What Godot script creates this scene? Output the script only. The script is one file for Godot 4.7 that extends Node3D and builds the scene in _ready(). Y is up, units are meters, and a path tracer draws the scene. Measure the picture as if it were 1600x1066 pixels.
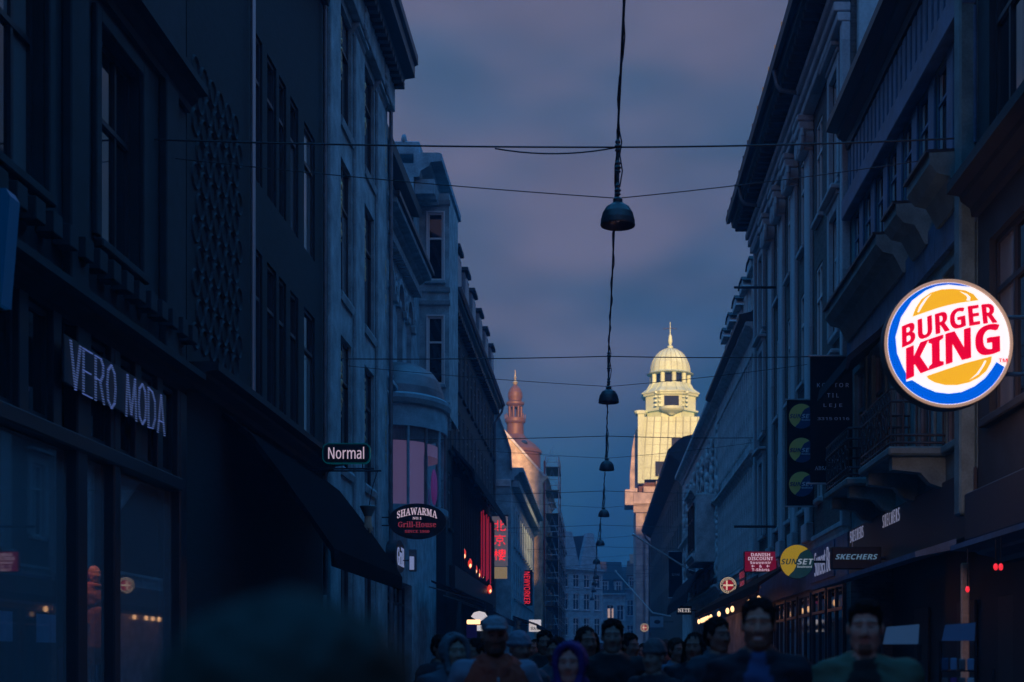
extends Node3D

const PXF := 2222.0      # focal length used when reading the photograph
const CAMH := 1.5
var M := {}
var box_cache := {}
var used := {}
var rng := RandomNumberGenerator.new()
var tex := {}

# ---------------------------------------------------------------- mesh builder
class MB:
	var v := PackedVector3Array()
	var n := PackedVector3Array()
	func t3(a: Vector3, b: Vector3, c: Vector3) -> void:
		var k := (b - a).cross(c - a)
		if k.length_squared() < 1e-16:
			return
		k = k.normalized()
		v.append(a); v.append(c); v.append(b)
		n.append(k); n.append(k); n.append(k)
	func q(a: Vector3, b: Vector3, c: Vector3, d: Vector3) -> void:
		t3(a, b, c); t3(a, c, d)
	func qn(a: Vector3, b: Vector3, c: Vector3, d: Vector3, na: Vector3, nb: Vector3, nc: Vector3, nd: Vector3) -> void:
		v.append(a); v.append(c); v.append(b)
		n.append(na); n.append(nc); n.append(nb)
		v.append(a); v.append(d); v.append(c)
		n.append(na); n.append(nd); n.append(nc)
	func o3(a: Vector3, b: Vector3, c: Vector3, o: Vector3) -> void:
		if (b - a).cross(c - a).dot((a + b + c) / 3.0 - o) < 0.0:
			t3(a, c, b)
		else:
			t3(a, b, c)
	func oq(a: Vector3, b: Vector3, c: Vector3, d: Vector3, o: Vector3) -> void:
		o3(a, b, c, o); o3(a, c, d, o)
	func box(lo: Vector3, hi: Vector3, bev := 0.0) -> void:
		var c := (lo + hi) / 2.0
		var h := (hi - lo) / 2.0
		var b := minf(bev, minf(h.x, minf(h.y, h.z)) * 0.45)
		var P := func(s: Array, k: int) -> Vector3:
			var r := Vector3()
			for i in 3:
				r[i] = c[i] + s[i] * (h[i] if (i == k or b <= 0.0) else h[i] - b)
			return r
		for k in 3:
			var i := (k + 1) % 3
			var j := (k + 2) % 3
			for s in [-1, 1]:
				var pts := []
				for e in [[-1, -1], [1, -1], [1, 1], [-1, 1]]:
					var sg := [0, 0, 0]
					sg[k] = s; sg[i] = e[0]; sg[j] = e[1]
					pts.append(P.call(sg, k))
				oq(pts[0], pts[1], pts[2], pts[3], c)
			if b > 0.0:
				for e in [[-1, -1], [1, -1], [1, 1], [-1, 1]]:
					var s0 := [0, 0, 0]
					var s1 := [0, 0, 0]
					s0[k] = -1; s1[k] = 1
					s0[i] = e[0]; s1[i] = e[0]; s0[j] = e[1]; s1[j] = e[1]
					oq(P.call(s0, i), P.call(s1, i), P.call(s1, j), P.call(s0, j), c)
		if b > 0.0:
			for sx in [-1, 1]:
				for sy in [-1, 1]:
					for sz in [-1, 1]:
						var s := [sx, sy, sz]
						o3(P.call(s, 0), P.call(s, 1), P.call(s, 2), c)
	# polygon in a plane, extruded: f maps (Vector2, t) to Vector3
	func prism(poly: PackedVector2Array, t0: float, t1: float, f: Callable) -> void:
		var pl := poly.duplicate()
		if Geometry2D.is_polygon_clockwise(pl):
			pl.reverse()
		var idx := Geometry2D.triangulate_polygon(pl)
		var a0: Vector3 = f.call(pl[0], t0)
		var dirv: Vector3 = f.call(pl[0], t1) - a0
		var tri_n: Vector3 = (f.call(pl[idx[1]], t0) - f.call(pl[idx[0]], t0)).cross(f.call(pl[idx[2]], t0) - f.call(pl[idx[0]], t0))
		var flip := tri_n.dot(dirv) > 0.0
		for i in range(0, idx.size(), 3):
			var A: Vector3 = f.call(pl[idx[i]], t0)
			var B: Vector3 = f.call(pl[idx[i + 1]], t0)
			var C: Vector3 = f.call(pl[idx[i + 2]], t0)
			if flip: t3(A, C, B)
			else: t3(A, B, C)
			A = f.call(pl[idx[i]], t1); B = f.call(pl[idx[i + 1]], t1); C = f.call(pl[idx[i + 2]], t1)
			if flip: t3(A, B, C)
			else: t3(A, C, B)
		for i in pl.size():
			var p := pl[i]
			var r := pl[(i + 1) % pl.size()]
			var e0: Vector3 = f.call(p, t0)
			var e1: Vector3 = f.call(r, t0)
			var e2: Vector3 = f.call(r, t1)
			var e3: Vector3 = f.call(p, t1)
			# outward in plane is (dy,-dx) for ccw
			var o2 := Vector2(r.y - p.y, p.x - r.x).normalized() * 0.01
			var outp: Vector3 = f.call((p + r) / 2.0 + o2, t0) - f.call((p + r) / 2.0, t0)
			if (e1 - e0).cross(e2 - e0).dot(outp) < 0.0: q(e0, e3, e2, e1)
			else: q(e0, e1, e2, e3)
	func tube(pts: Array, r0: float, sides := 6, r1 := -1.0, caps := true) -> void:
		var rr := r1 if r1 >= 0.0 else r0
		var rings := []
		var norms := []
		var prev := Vector3.ZERO
		for i in pts.size():
			var d: Vector3
			if i == 0: d = pts[1] - pts[0]
			elif i == pts.size() - 1: d = pts[i] - pts[i - 1]
			else: d = (pts[i + 1] - pts[i]).normalized() + (pts[i] - pts[i - 1]).normalized()
			d = d.normalized()
			var s := prev
			if s == Vector3.ZERO:
				s = Vector3.UP if absf(d.y) < 0.9 else Vector3.RIGHT
			s = (s - d * s.dot(d)).normalized()
			prev = s
			var b := d.cross(s)
			var ring := []
			var nn := []
			var rad := lerpf(r0, rr, float(i) / (pts.size() - 1))
			for k in sides:
				var a := TAU * k / sides
				var e: Vector3 = s * cos(a) + b * sin(a)
				ring.append(pts[i] + e * rad)
				nn.append(e)
			rings.append(ring); norms.append(nn)
		for i in pts.size() - 1:
			for k in sides:
				var l := (k + 1) % sides
				qn(rings[i][k], rings[i][l], rings[i + 1][l], rings[i + 1][k], norms[i][k], norms[i][l], norms[i + 1][l], norms[i + 1][k])
		if caps:
			for k in range(1, sides - 1):
				t3(rings[0][0], rings[0][k + 1], rings[0][k])
				var m := pts.size() - 1
				t3(rings[m][0], rings[m][k], rings[m][k + 1])
	# profile: Array of Vector2(radius, height); c = centre base; sx,sz stretch
	func lathe(prof: Array, segs := 20, c := Vector3.ZERO, a0 := 0.0, a1 := TAU, sx := 1.0, sz := 1.0, flat := false) -> void:
		for i in prof.size() - 1:
			var p: Vector2 = prof[i]
			var r: Vector2 = prof[i + 1]
			var nr := Vector2(r.y - p.y, p.x - r.x)
			if nr.length() < 1e-9: continue
			nr = nr.normalized()
			for k in segs:
				var u0 := a0 + (a1 - a0) * k / segs
				var u1 := a0 + (a1 - a0) * (k + 1) / segs
				var um := (u0 + u1) / 2.0
				var A := c + Vector3(cos(u0) * p.x * sx, p.y, sin(u0) * p.x * sz)
				var B := c + Vector3(cos(u1) * p.x * sx, p.y, sin(u1) * p.x * sz)
				var C := c + Vector3(cos(u1) * r.x * sx, r.y, sin(u1) * r.x * sz)
				var D := c + Vector3(cos(u0) * r.x * sx, r.y, sin(u0) * r.x * sz)
				var n0 := Vector3(cos(u0) * nr.x / sx, nr.y, sin(u0) * nr.x / sz).normalized()
				var n1 := Vector3(cos(u1) * nr.x / sx, nr.y, sin(u1) * nr.x / sz).normalized()
				if flat:
					n0 = Vector3(cos(um) * nr.x, nr.y, sin(um) * nr.x).normalized()
					n1 = n0
				qn(A, D, C, B, n0, n0, n1, n1)
	func ball(c: Vector3, r: Vector3, segs := 10, rings := 6) -> void:
		for i in rings:
			var t0 := PI * i / rings
			var t1 := PI * (i + 1) / rings
			for k in segs:
				var u0 := TAU * k / segs
				var u1 := TAU * (k + 1) / segs
				var f := func(t, u): return Vector3(sin(t) * cos(u), cos(t), sin(t) * sin(u))
				var a: Vector3 = f.call(t0, u0)
				var b: Vector3 = f.call(t0, u1)
				var d: Vector3 = f.call(t1, u1)
				var e: Vector3 = f.call(t1, u0)
				qn(c + a * r, c + b * r, c + d * r, c + e * r, (a / r).normalized(), (b / r).normalized(), (d / r).normalized(), (e / r).normalized())
	func mesh() -> ArrayMesh:
		var ar := []
		ar.resize(Mesh.ARRAY_MAX)
		ar[Mesh.ARRAY_VERTEX] = v
		ar[Mesh.ARRAY_NORMAL] = n
		var m := ArrayMesh.new()
		m.add_surface_from_arrays(Mesh.PRIMITIVE_TRIANGLES, ar)
		return m

# ---------------------------------------------------------------- nodes
func at(px: float, py: float, d: float) -> Vector3:
	return Vector3((px - 935.0) * d / PXF, CAMH - (py - 1030.0) * d / PXF, -d)

func numbered(called: String) -> String:
	if not used.has(called):
		used[called] = 0
		return called
	used[called] += 1
	return "%s_%03d" % [called, used[called]]

func thing(called: String, label: String, category: String, pos := Vector3.ZERO, turn := 0.0, group := "") -> Node3D:
	var o := Node3D.new()
	o.name = numbered(called)
	add_child(o)
	o.position = pos
	o.rotation.y = turn
	tag(o, label, category, group)
	return o

func tag(o: Node, label: String, category: String, group := "") -> void:
	o.set_meta("label", label)
	o.set_meta("category", category)
	if group != "":
		o.set_meta("group", group)

func part(parent: Node, called: String, mesh: Mesh, m: Material, pos := Vector3.ZERO) -> MeshInstance3D:
	var o := MeshInstance3D.new()
	o.name = called
	o.mesh = mesh
	o.material_override = m
	o.position = pos
	parent.add_child(o, true)
	return o

func put(parent: Node, called: String, b: MB, m: Material, pos := Vector3.ZERO) -> MeshInstance3D:
	return part(parent, called, b.mesh(), m, pos)

func bx(parent: Node, called: String, m: Material, lo: Vector3, hi: Vector3, bev := 0.012) -> MeshInstance3D:
	var a := Vector3(minf(lo.x, hi.x), minf(lo.y, hi.y), minf(lo.z, hi.z))
	var c := Vector3(maxf(lo.x, hi.x), maxf(lo.y, hi.y), maxf(lo.z, hi.z))
	var s := (c - a).snapped(Vector3.ONE * 0.001)
	var key := "%s|%.3f" % [s, bev]
	if not box_cache.has(key):
		var b := MB.new()
		b.box(-s / 2.0, s / 2.0, bev)
		box_cache[key] = b.mesh()
	return part(parent, called, box_cache[key], m, (a + c) / 2.0)

# profile in (w, v) run along u
func run(parent: Node, called: String, m: Material, u0: float, u1: float, pts: Array) -> MeshInstance3D:
	var b := MB.new()
	b.prism(PackedVector2Array(pts), u0, u1, func(p, t): return Vector3(t, p.y, p.x))
	return put(parent, called, b, m)

# polygon in (x, y), extruded in z
func slab(parent: Node, called: String, m: Material, pts: Array, z0: float, z1: float, pos := Vector3.ZERO) -> MeshInstance3D:
	var b := MB.new()
	b.prism(PackedVector2Array(pts), z0, z1, func(p, t): return Vector3(p.x, p.y, t))
	return put(parent, called, b, m, pos)

# lettering that fills a rectangle w x h centred on pos, standing out from the plane by depth; warp bends it
func text(parent: Node, s: String, font: String, bold: bool, w: float, h: float, m: Material, pos: Vector3, depth := 0.02, turn := 0.0, warp = null, shear := 0.0, tilt := 0.0, called := "lettering") -> MeshInstance3D:
	var f := SystemFont.new()
	f.font_names = PackedStringArray([font])
	if bold: f.font_weight = 700
	var tm := TextMesh.new()
	tm.text = s
	tm.font = f
	tm.font_size = 48
	tm.pixel_size = 0.01
	tm.depth = 0.1
	tm.curve_step = 1.5
	var ar := tm.get_mesh_arrays()
	var vs: PackedVector3Array = ar[Mesh.ARRAY_VERTEX]
	var box := AABB(vs[0], Vector3.ZERO)
	for p in vs: box = box.expand(p)
	var c := box.get_center()
	for i in vs.size():
		var p := vs[i] - c
		var r := Vector3(p.x / box.size.x * w, p.y / box.size.y * h, p.z / box.size.z * depth)
		if warp != null:
			var e: Vector2 = warp.call(Vector2(r.x, r.y))
			r.x = e.x; r.y = e.y
		r.x += r.y * shear
		vs[i] = r
	var b := MB.new()
	var idx: PackedInt32Array = ar[Mesh.ARRAY_INDEX] if ar[Mesh.ARRAY_INDEX] != null else PackedInt32Array(range(vs.size()))
	for i in range(0, idx.size(), 3):
		b.t3(vs[idx[i]], vs[idx[i + 2]], vs[idx[i + 1]])
	var o := put(parent, called, b, m, pos)
	o.rotation = Vector3(0, turn, tilt)
	return o

# ---------------------------------------------------------------- materials
func noise_tex(kind: String) -> ImageTexture:
	if tex.has(kind): return tex[kind]
	var N := 512
	var n1 := FastNoiseLite.new()
	n1.seed = kind.hash() % 1000
	n1.noise_type = FastNoiseLite.TYPE_SIMPLEX_SMOOTH
	n1.fractal_octaves = 5
	n1.frequency = 0.012
	var n2 := FastNoiseLite.new()
	n2.seed = n1.seed + 7
	n2.frequency = 0.12
	n2.fractal_octaves = 3
	var a := n1.get_seamless_image(N, N)
	var b := n2.get_seamless_image(N, N)
	var im := Image.create(N, N, false, Image.FORMAT_RGB8)
	for y in N:
		for x in N:
			var p := a.get_pixel(x, y).r
			var g := b.get_pixel(x, y).r
			var c := 1.0
			if kind == "plaster":
				c = 0.6 + 0.3 * p + 0.14 * g
			elif kind == "streak":
				var st := a.get_pixel(x, y / 12).r
				c = 0.66 + 0.24 * st + 0.12 * g + 0.06 * p
			elif kind == "brick":
				var row := y / 16
				var xx := (x + (row % 2) * 21) % 512
				var joint := (y % 16) < 2 or (xx % 42) < 2
				var hsh := fmod(sin(float(row * 57 + xx / 42 * 131)) * 43758.5, 1.0)
				c = 0.95 if joint else 0.55 + 0.25 * absf(hsh) + 0.18 * g
			elif kind == "patina":
				c = 0.86 + 0.1 * smoothstep(0.2, 0.8, p) + 0.06 * g
			elif kind == "cloth":
				c = 0.8 + 0.1 * p + 0.12 * (((x / 2 + y / 2) % 2) * 0.5 + 0.5 * g)
			im.set_pixel(x, y, Color(minf(c, 1.0), minf(c, 1.0), minf(c, 1.0)))
	tex[kind] = ImageTexture.create_from_image(im)
	return tex[kind]

func mat(called: String, r: float, g: float, b: float, rough := 0.85, kind := "", scale := 0.35, metal := 0.0, spec := 0.5) -> StandardMaterial3D:
	var m := StandardMaterial3D.new()
	m.resource_name = called
	m.albedo_color = Color(r, g, b).linear_to_srgb()
	m.roughness = rough
	m.metallic = metal
	m.metallic_specular = spec
	if kind != "":
		m.albedo_texture = noise_tex(kind)
		m.uv1_triplanar = true
		m.uv1_world_triplanar = true
		m.uv1_scale = Vector3.ONE * scale
		if kind == "cloth": m.metallic_specular = 0.12
	M[called] = m
	return m

func glow(called: String, r: float, g: float, b: float, e: float) -> StandardMaterial3D:
	var m := StandardMaterial3D.new()
	m.resource_name = called
	m.albedo_color = Color(r, g, b).linear_to_srgb()
	m.roughness = 0.35
	m.emission_enabled = true
	m.emission = Color(r, g, b).linear_to_srgb()
	m.emission_energy_multiplier = e / 1.95
	M[called] = m
	return m

# ---------------------------------------------------------------- scene
func _ready() -> void:
	rng.seed = 11
	var cam := Camera3D.new()
	cam.name = "camera"
	add_child(cam)
	cam.position = Vector3(0, CAMH, 0)
	cam.projection = Camera3D.PROJECTION_FRUSTUM
	cam.near = 0.1
	cam.far = 2000.0
	cam.size = 1066.0 / PXF * cam.near
	cam.frustum_offset = Vector2((800.0 - 935.0) / PXF, (1030.0 - 533.0) / PXF) * cam.near
	var ca := CameraAttributesPhysical.new()
	ca.frustum_focal_length = 50.0
	ca.frustum_focus_distance = 32.0
	ca.exposure_aperture = 2.0
	ca.frustum_near = 0.1
	ca.frustum_far = 2000.0
	cam.attributes = ca
	cam.current = true
	var env := Environment.new()
	env.background_mode = Environment.BG_SKY
	env.sky = Sky.new()
	env.sky.sky_material = dusk_sky()
	env.background_energy_multiplier = 1.0
	env.tonemap_mode = Environment.TONE_MAPPER_LINEAR
	env.tonemap_exposure = 1.95
	env.fog_enabled = true
	env.fog_density = 0.0013
	env.fog_light_color = Color(0.36, 0.76, 1.0)
	env.sdfgi_enabled = true
	env.ssao_enabled = true
	env.ssil_enabled = true
	var we := WorldEnvironment.new()
	we.name = "world"
	we.environment = env
	add_child(we)
	var sun := DirectionalLight3D.new()
	sun.name = "sun"
	add_child(sun)
	sun.look_at_from_position(Vector3.ZERO, Vector3(-0.12, -0.1, -1.0), Vector3.UP)
	sun.light_color = Color(1.0, 0.56, 0.27).linear_to_srgb()
	sun.light_energy = 1.4
	sun.light_angular_distance = 0.5
	sun.shadow_enabled = true
	make_materials()
	sign_materials()
	prop_materials()
	ground()
	left_row()
	right_row()
	square_behind()
	lit_shop()
	lamps()
	signs()
	people()

func dusk_sky() -> PanoramaSkyMaterial:
	var W := 1024
	var H := 512
	var im := Image.create(W, H, false, Image.FORMAT_RGBF)
	var no := FastNoiseLite.new()
	no.seed = 5
	no.frequency = 1.6
	no.fractal_octaves = 4
	var low := Vector3(0.003, 0.030, 0.080)
	var mid := Vector3(0.031, 0.055, 0.108)
	var top := Vector3(0.028, 0.275, 0.740)
	var purple := Vector3(0.080, 0.070, 0.110)
	var warm := Vector3(0.26, 0.15, 0.15)
	for y in H:
		var el := (0.5 - (y + 0.5) / H) * PI
		var deg := rad_to_deg(el)
		for x in W:
			var az := ((x + 0.5) / W) * TAU
			var dir := Vector3(sin(az) * cos(el), sin(el), -cos(az) * cos(el))
			var c := low.lerp(mid, smoothstep(5.0, 21.0, deg)).lerp(top, smoothstep(23.0, 52.0, deg))
			var n1 := no.get_noise_3d(dir.x * 1.2, dir.y * 3.2, dir.z * 1.2)
			var n2 := no.get_noise_3d(dir.x * 2.6 + 9.0, dir.y * 7.0, dir.z * 2.6)
			var cl := smoothstep(-0.3, 0.4, n1 + 0.45 * n2) * smoothstep(6.0, 14.0, deg) * (1.0 - 0.75 * smoothstep(24.0, 45.0, deg))
			c = c.lerp(purple, cl * 0.8)
			var n3 := no.get_noise_3d(dir.x * 7.0, dir.y * 16.0 + 4.0, dir.z * 7.0)
			c *= 1.0 + 0.2 * n2 + 0.1 * n3
			var back := smoothstep(0.3, 1.0, dir.z) * (1.0 - smoothstep(4.0, 34.0, deg))
			c = c.lerp(warm, back * 0.8)
			if deg < 0.0: c = low * 0.5
			im.set_pixel(x, y, Color(c.x, c.y, c.z))
	var m := PanoramaSkyMaterial.new()
	m.panorama = ImageTexture.create_from_image(im)
	return m

func ground() -> void:
	var b := MB.new()
	b.q(Vector3(-90, 0, 75), Vector3(90, 0, 75), Vector3(90, 0, -290), Vector3(-90, 0, -290))
	var g := put(self, "ground", b, M.paving)
	g.set_meta("kind", "structure")
	for s in [[-4.6, -4.2], [3.4, 3.8]]:
		b = MB.new()
		b.q(Vector3(s[0], 0.004, 8), Vector3(s[1], 0.004, 8), Vector3(s[1], 0.004, -170), Vector3(s[0], 0.004, -170))
		var o := put(self, numbered("paving_band"), b, M.zinc)
		o.set_meta("kind", "structure")

# the buildings across the square behind the camera that keep the low sun off the street
func square_behind() -> void:
	var rows := [[-40.0, 5.6, 36.0, "tall left"], [5.65, 6.35, 27.2, "low narrow"], [6.4, 14.3, 37.0, "tall narrow"], [14.35, 17.6, 26.0, "lowest"], [17.65, 70.0, 42.5, "tallest, long"]]
	for r in rows:
		var n := thing("square_building", "dark building across the square behind the viewer, %s one" % r[3], "building", Vector3(r[0], 0, 60.0), 0.0, "buildings across the square")
		bx(n, "wall", M.dark_stone, Vector3(0, 0, 0), Vector3(r[1] - r[0], r[2] - 1.0, 12), 0.1)
		bx(n, "roof_parapet", M.dark_roof, Vector3(0, r[2] - 1.0, 0), Vector3(r[1] - r[0], r[2], 12), 0.1)

# shop just beside and behind the viewer on the right: its lit window warms the faces that look this way
func lit_shop() -> void:
	var n := thing("lit_shop_building", "shop building beside the viewer on the right with a warm lit window", "building", Vector3(5.5, 0, -5.9), -PI / 2)
	var o := [7.5, 0.6, 11.5, 3.0]
	wall(n, 14.0, 0, 12.0, [o], M.dark_stone)
	var w := window(n, o, 3, [1.0], M.dark_paint, M.shop_glass, 0.1)
	bx(n, "lit_window_backdrop", M.lit_backdrop, Vector3(7.45, 0.55, -0.24), Vector3(11.55, 3.05, -0.225), 0.0)
	var l := AreaLight3D.new()
	l.name = "window_glow"
	n.add_child(l, true)
	l.position = Vector3(9.5, 1.8, 0.05)
	l.rotation.y = PI
	l.area_size = Vector2(4.0, 2.4)
	l.light_color = Color(1.0, 0.62, 0.58)
	l.light_energy = 1.3
	l.shadow_enabled = true

# ---------------------------------------------------------------- buildings
# a building on the left (side -1) or right (side 1) of the street between depths d0 < d1; local x runs along the facade, z out of it
class Bld:
	var n: Node3D
	var side := -1
	var d0 := 0.0
	var d1 := 0.0
	var L := 0.0
	func u(d: float) -> float:
		return d - d0 if side < 0 else d1 - d

func building(called: String, label: String, side: int, X: float, d0: float, d1: float) -> Bld:
	var b := Bld.new()
	b.side = side; b.d0 = d0; b.d1 = d1; b.L = d1 - d0
	b.n = thing(called, label, "building", Vector3(X, 0, -d0 if side < 0 else -d1), PI / 2 if side < 0 else -PI / 2)
	return b

func op(b: Bld, da: float, db: float, v0: float, v1: float) -> Array:
	var x := b.u(da)
	var y := b.u(db)
	return [minf(x, y), v0, maxf(x, y), v1]

func wall(parent: Node, L: float, v0: float, v1: float, openings: Array, m: Material, D := 9.0, reveal := 0.22, called := "wall") -> MeshInstance3D:
	var us := [0.0, L]
	var vs := [v0, v1]
	for o in openings:
		us.append(o[0]); us.append(o[2]); vs.append(o[1]); vs.append(o[3])
	us.sort(); vs.sort()
	var b := MB.new()
	for i in us.size() - 1:
		if us[i + 1] - us[i] < 0.001: continue
		var j := 0
		while j < vs.size() - 1:
			if vs[j + 1] - vs[j] < 0.001:
				j += 1
				continue
			var uc: float = (us[i] + us[i + 1]) / 2.0
			var hole := func(vc: float) -> bool:
				for o in openings:
					if uc > o[0] and uc < o[2] and vc > o[1] and vc < o[3]: return true
				return false
			if hole.call((vs[j] + vs[j + 1]) / 2.0):
				j += 1
				continue
			var k := j + 1
			while k < vs.size() - 1 and not hole.call((vs[k] + vs[k + 1]) / 2.0): k += 1
			b.q(Vector3(us[i], vs[j], 0), Vector3(us[i + 1], vs[j], 0), Vector3(us[i + 1], vs[k], 0), Vector3(us[i], vs[k], 0))
			j = k
	for o in openings:
		var r := -reveal
		b.q(Vector3(o[0], o[1], 0), Vector3(o[0], o[3], 0), Vector3(o[0], o[3], r), Vector3(o[0], o[1], r))
		b.q(Vector3(o[2], o[1], 0), Vector3(o[2], o[1], r), Vector3(o[2], o[3], r), Vector3(o[2], o[3], 0))
		b.q(Vector3(o[0], o[1], 0), Vector3(o[0], o[1], r), Vector3(o[2], o[1], r), Vector3(o[2], o[1], 0))
		b.q(Vector3(o[0], o[3], 0), Vector3(o[2], o[3], 0), Vector3(o[2], o[3], r), Vector3(o[0], o[3], r))
	b.q(Vector3(0, v0, -D), Vector3(0, v0, 0), Vector3(0, v1, 0), Vector3(0, v1, -D))
	b.q(Vector3(L, v0, 0), Vector3(L, v0, -D), Vector3(L, v1, -D), Vector3(L, v1, 0))
	b.q(Vector3(0, v1, 0), Vector3(L, v1, 0), Vector3(L, v1, -D), Vector3(0, v1, -D))
	b.q(Vector3(0, v0, -D), Vector3(0, v1, -D), Vector3(L, v1, -D), Vector3(L, v0, -D))
	return put(parent, called, b, m)

# a window filling an opening [u0, v0, u1, v1]; rows = heights of the rows as shares
func window(parent: Node, o: Array, cols: int, rows: Array, fm: Material, gm: Material, depth := 0.16, sill: Material = null, z := 0.0, bar := 0.07) -> MeshInstance3D:
	var w: float = o[2] - o[0]
	var h: float = o[3] - o[1]
	var key := "win|%.3f|%.3f|%d|%s|%.3f" % [w, h, cols, rows, bar]
	if not box_cache.has(key):
		var b := MB.new()
		var t := 0.05
		b.box(Vector3(-w / 2, 0, -t), Vector3(-w / 2 + bar, h, t * 0.6))
		b.box(Vector3(w / 2 - bar, 0, -t), Vector3(w / 2, h, t * 0.6))
		b.box(Vector3(-w / 2 + bar, 0, -t), Vector3(w / 2 - bar, bar, t * 0.6))
		b.box(Vector3(-w / 2 + bar, h - bar, -t), Vector3(w / 2 - bar, h, t * 0.6))
		for c in range(1, cols):
			var x := -w / 2 + w * c / cols
			b.box(Vector3(x - bar * 0.5, bar, -t), Vector3(x + bar * 0.5, h - bar, t * 0.5))
		var acc := 0.0
		for i in rows.size() - 1:
			acc += rows[i]
			b.box(Vector3(-w / 2 + bar, h * acc - bar * 0.5, -t), Vector3(w / 2 - bar, h * acc + bar * 0.5, t * 0.75))
		box_cache[key] = b.mesh()
	var win := part(parent, "window", box_cache[key], fm, Vector3((o[0] + o[2]) / 2, o[1], z - depth))
	var acc := 0.0
	for r in rows:
		for c in cols:
			var x0 := -w / 2 + w * c / cols + bar * 0.5
			var x1 := -w / 2 + w * (c + 1) / cols - bar * 0.5
			bx(win, "pane", M.glass_blind if gm == M.glass and rng.randf() < 0.2 else gm, Vector3(x0, h * acc + bar * 0.4, -0.028), Vector3(x1, h * (acc + r) - bar * 0.4, -0.016), 0.0)
		acc += r
	if sill:
		bx(win, "sill", sill, Vector3(-w / 2 - 0.1, -0.14, -0.05), Vector3(w / 2 + 0.1, -0.015, depth + 0.13), 0.02)
	return win

# raised surround round an opening
func surround(parent: Node, o: Array, m: Material, t := 0.16, proud := 0.07, hood := 0.0) -> void:
	var b := MB.new()
	b.box(Vector3(o[0] - t, o[1], 0.003), Vector3(o[0], o[3] + t, proud), 0.015)
	b.box(Vector3(o[2], o[1], 0.003), Vector3(o[2] + t, o[3] + t, proud), 0.015)
	b.box(Vector3(o[0], o[3], 0.003), Vector3(o[2], o[3] + t, proud - 0.004), 0.015)
	if hood > 0.0:
		b.box(Vector3(o[0] - t - 0.06, o[3] + t + 0.12, 0.003), Vector3(o[2] + t + 0.06, o[3] + t + 0.22, hood), 0.02)
		b.box(Vector3(o[0] - t, o[3] + t, 0.003), Vector3(o[2] + t, o[3] + t + 0.12, hood * 0.55), 0.02)
	put(parent, "window_surround", b, m)

# cornice moulding, w outwards, of height h and reach r, bottom at v
func cornice(parent: Node, m: Material, u0: float, u1: float, v: float, h: float, r: float, called := "cornice", w0 := 0.003) -> MeshInstance3D:
	return run(parent, called, m, u0, u1, [Vector2(w0, v), Vector2(w0 + r * 0.2, v), Vector2(w0 + r * 0.25, v + h * 0.25), Vector2(w0 + r * 0.55, v + h * 0.45), Vector2(w0 + r * 0.6, v + h * 0.6), Vector2(w0 + r, v + h * 0.66), Vector2(w0 + r, v + h * 0.95), Vector2(w0 + r * 0.9, v + h), Vector2(w0, v + h)])

func dentils(parent: Node, m: Material, u0: float, u1: float, v: float, h: float, w: float, pitch: float, called := "bracket", w0 := 0.003) -> void:
	var n := int((u1 - u0) / pitch)
	for i in n:
		var x := u0 + (i + 0.5) * (u1 - u0) / n
		bx(parent, called, m, Vector3(x - pitch * 0.28, v, w0), Vector3(x + pitch * 0.28, v + h, w0 + w), 0.01)

func ornament(parent: Node, m: Material, u0: float, u1: float, v0: float, v1: float, z: float, count: int, size: float, called := "garland") -> void:
	# a cluster of leaf and fruit shapes in relief
	var b := MB.new()
	for i in count:
		var p := Vector3(rng.randf_range(u0, u1), lerpf(v0, v1, (i + rng.randf()) / count), z)
		b.ball(p, Vector3(size, size * rng.randf_range(0.6, 1.5), size * 0.6) * rng.randf_range(0.6, 1.2), 6, 4)
	put(parent, called, b, m)

func roof(parent: Node, m: Material, L: float, v: float, D: float, over: float, pitch: float, called := "roof", u0 := 0.0) -> MeshInstance3D:
	var top := v + D / 2.0 * pitch
	return run(parent, called, m, u0, u0 + L, [Vector2(over, v), Vector2(-D / 2.0, top), Vector2(-D, v), Vector2(-D, v - 0.05), Vector2(over, v - 0.05)])

func pipe(parent: Node, m: Material, pts: Array, r := 0.05, called := "downpipe") -> MeshInstance3D:
	var b := MB.new()
	b.tube(pts, r, 8)
	return put(parent, called, b, m)

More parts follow.
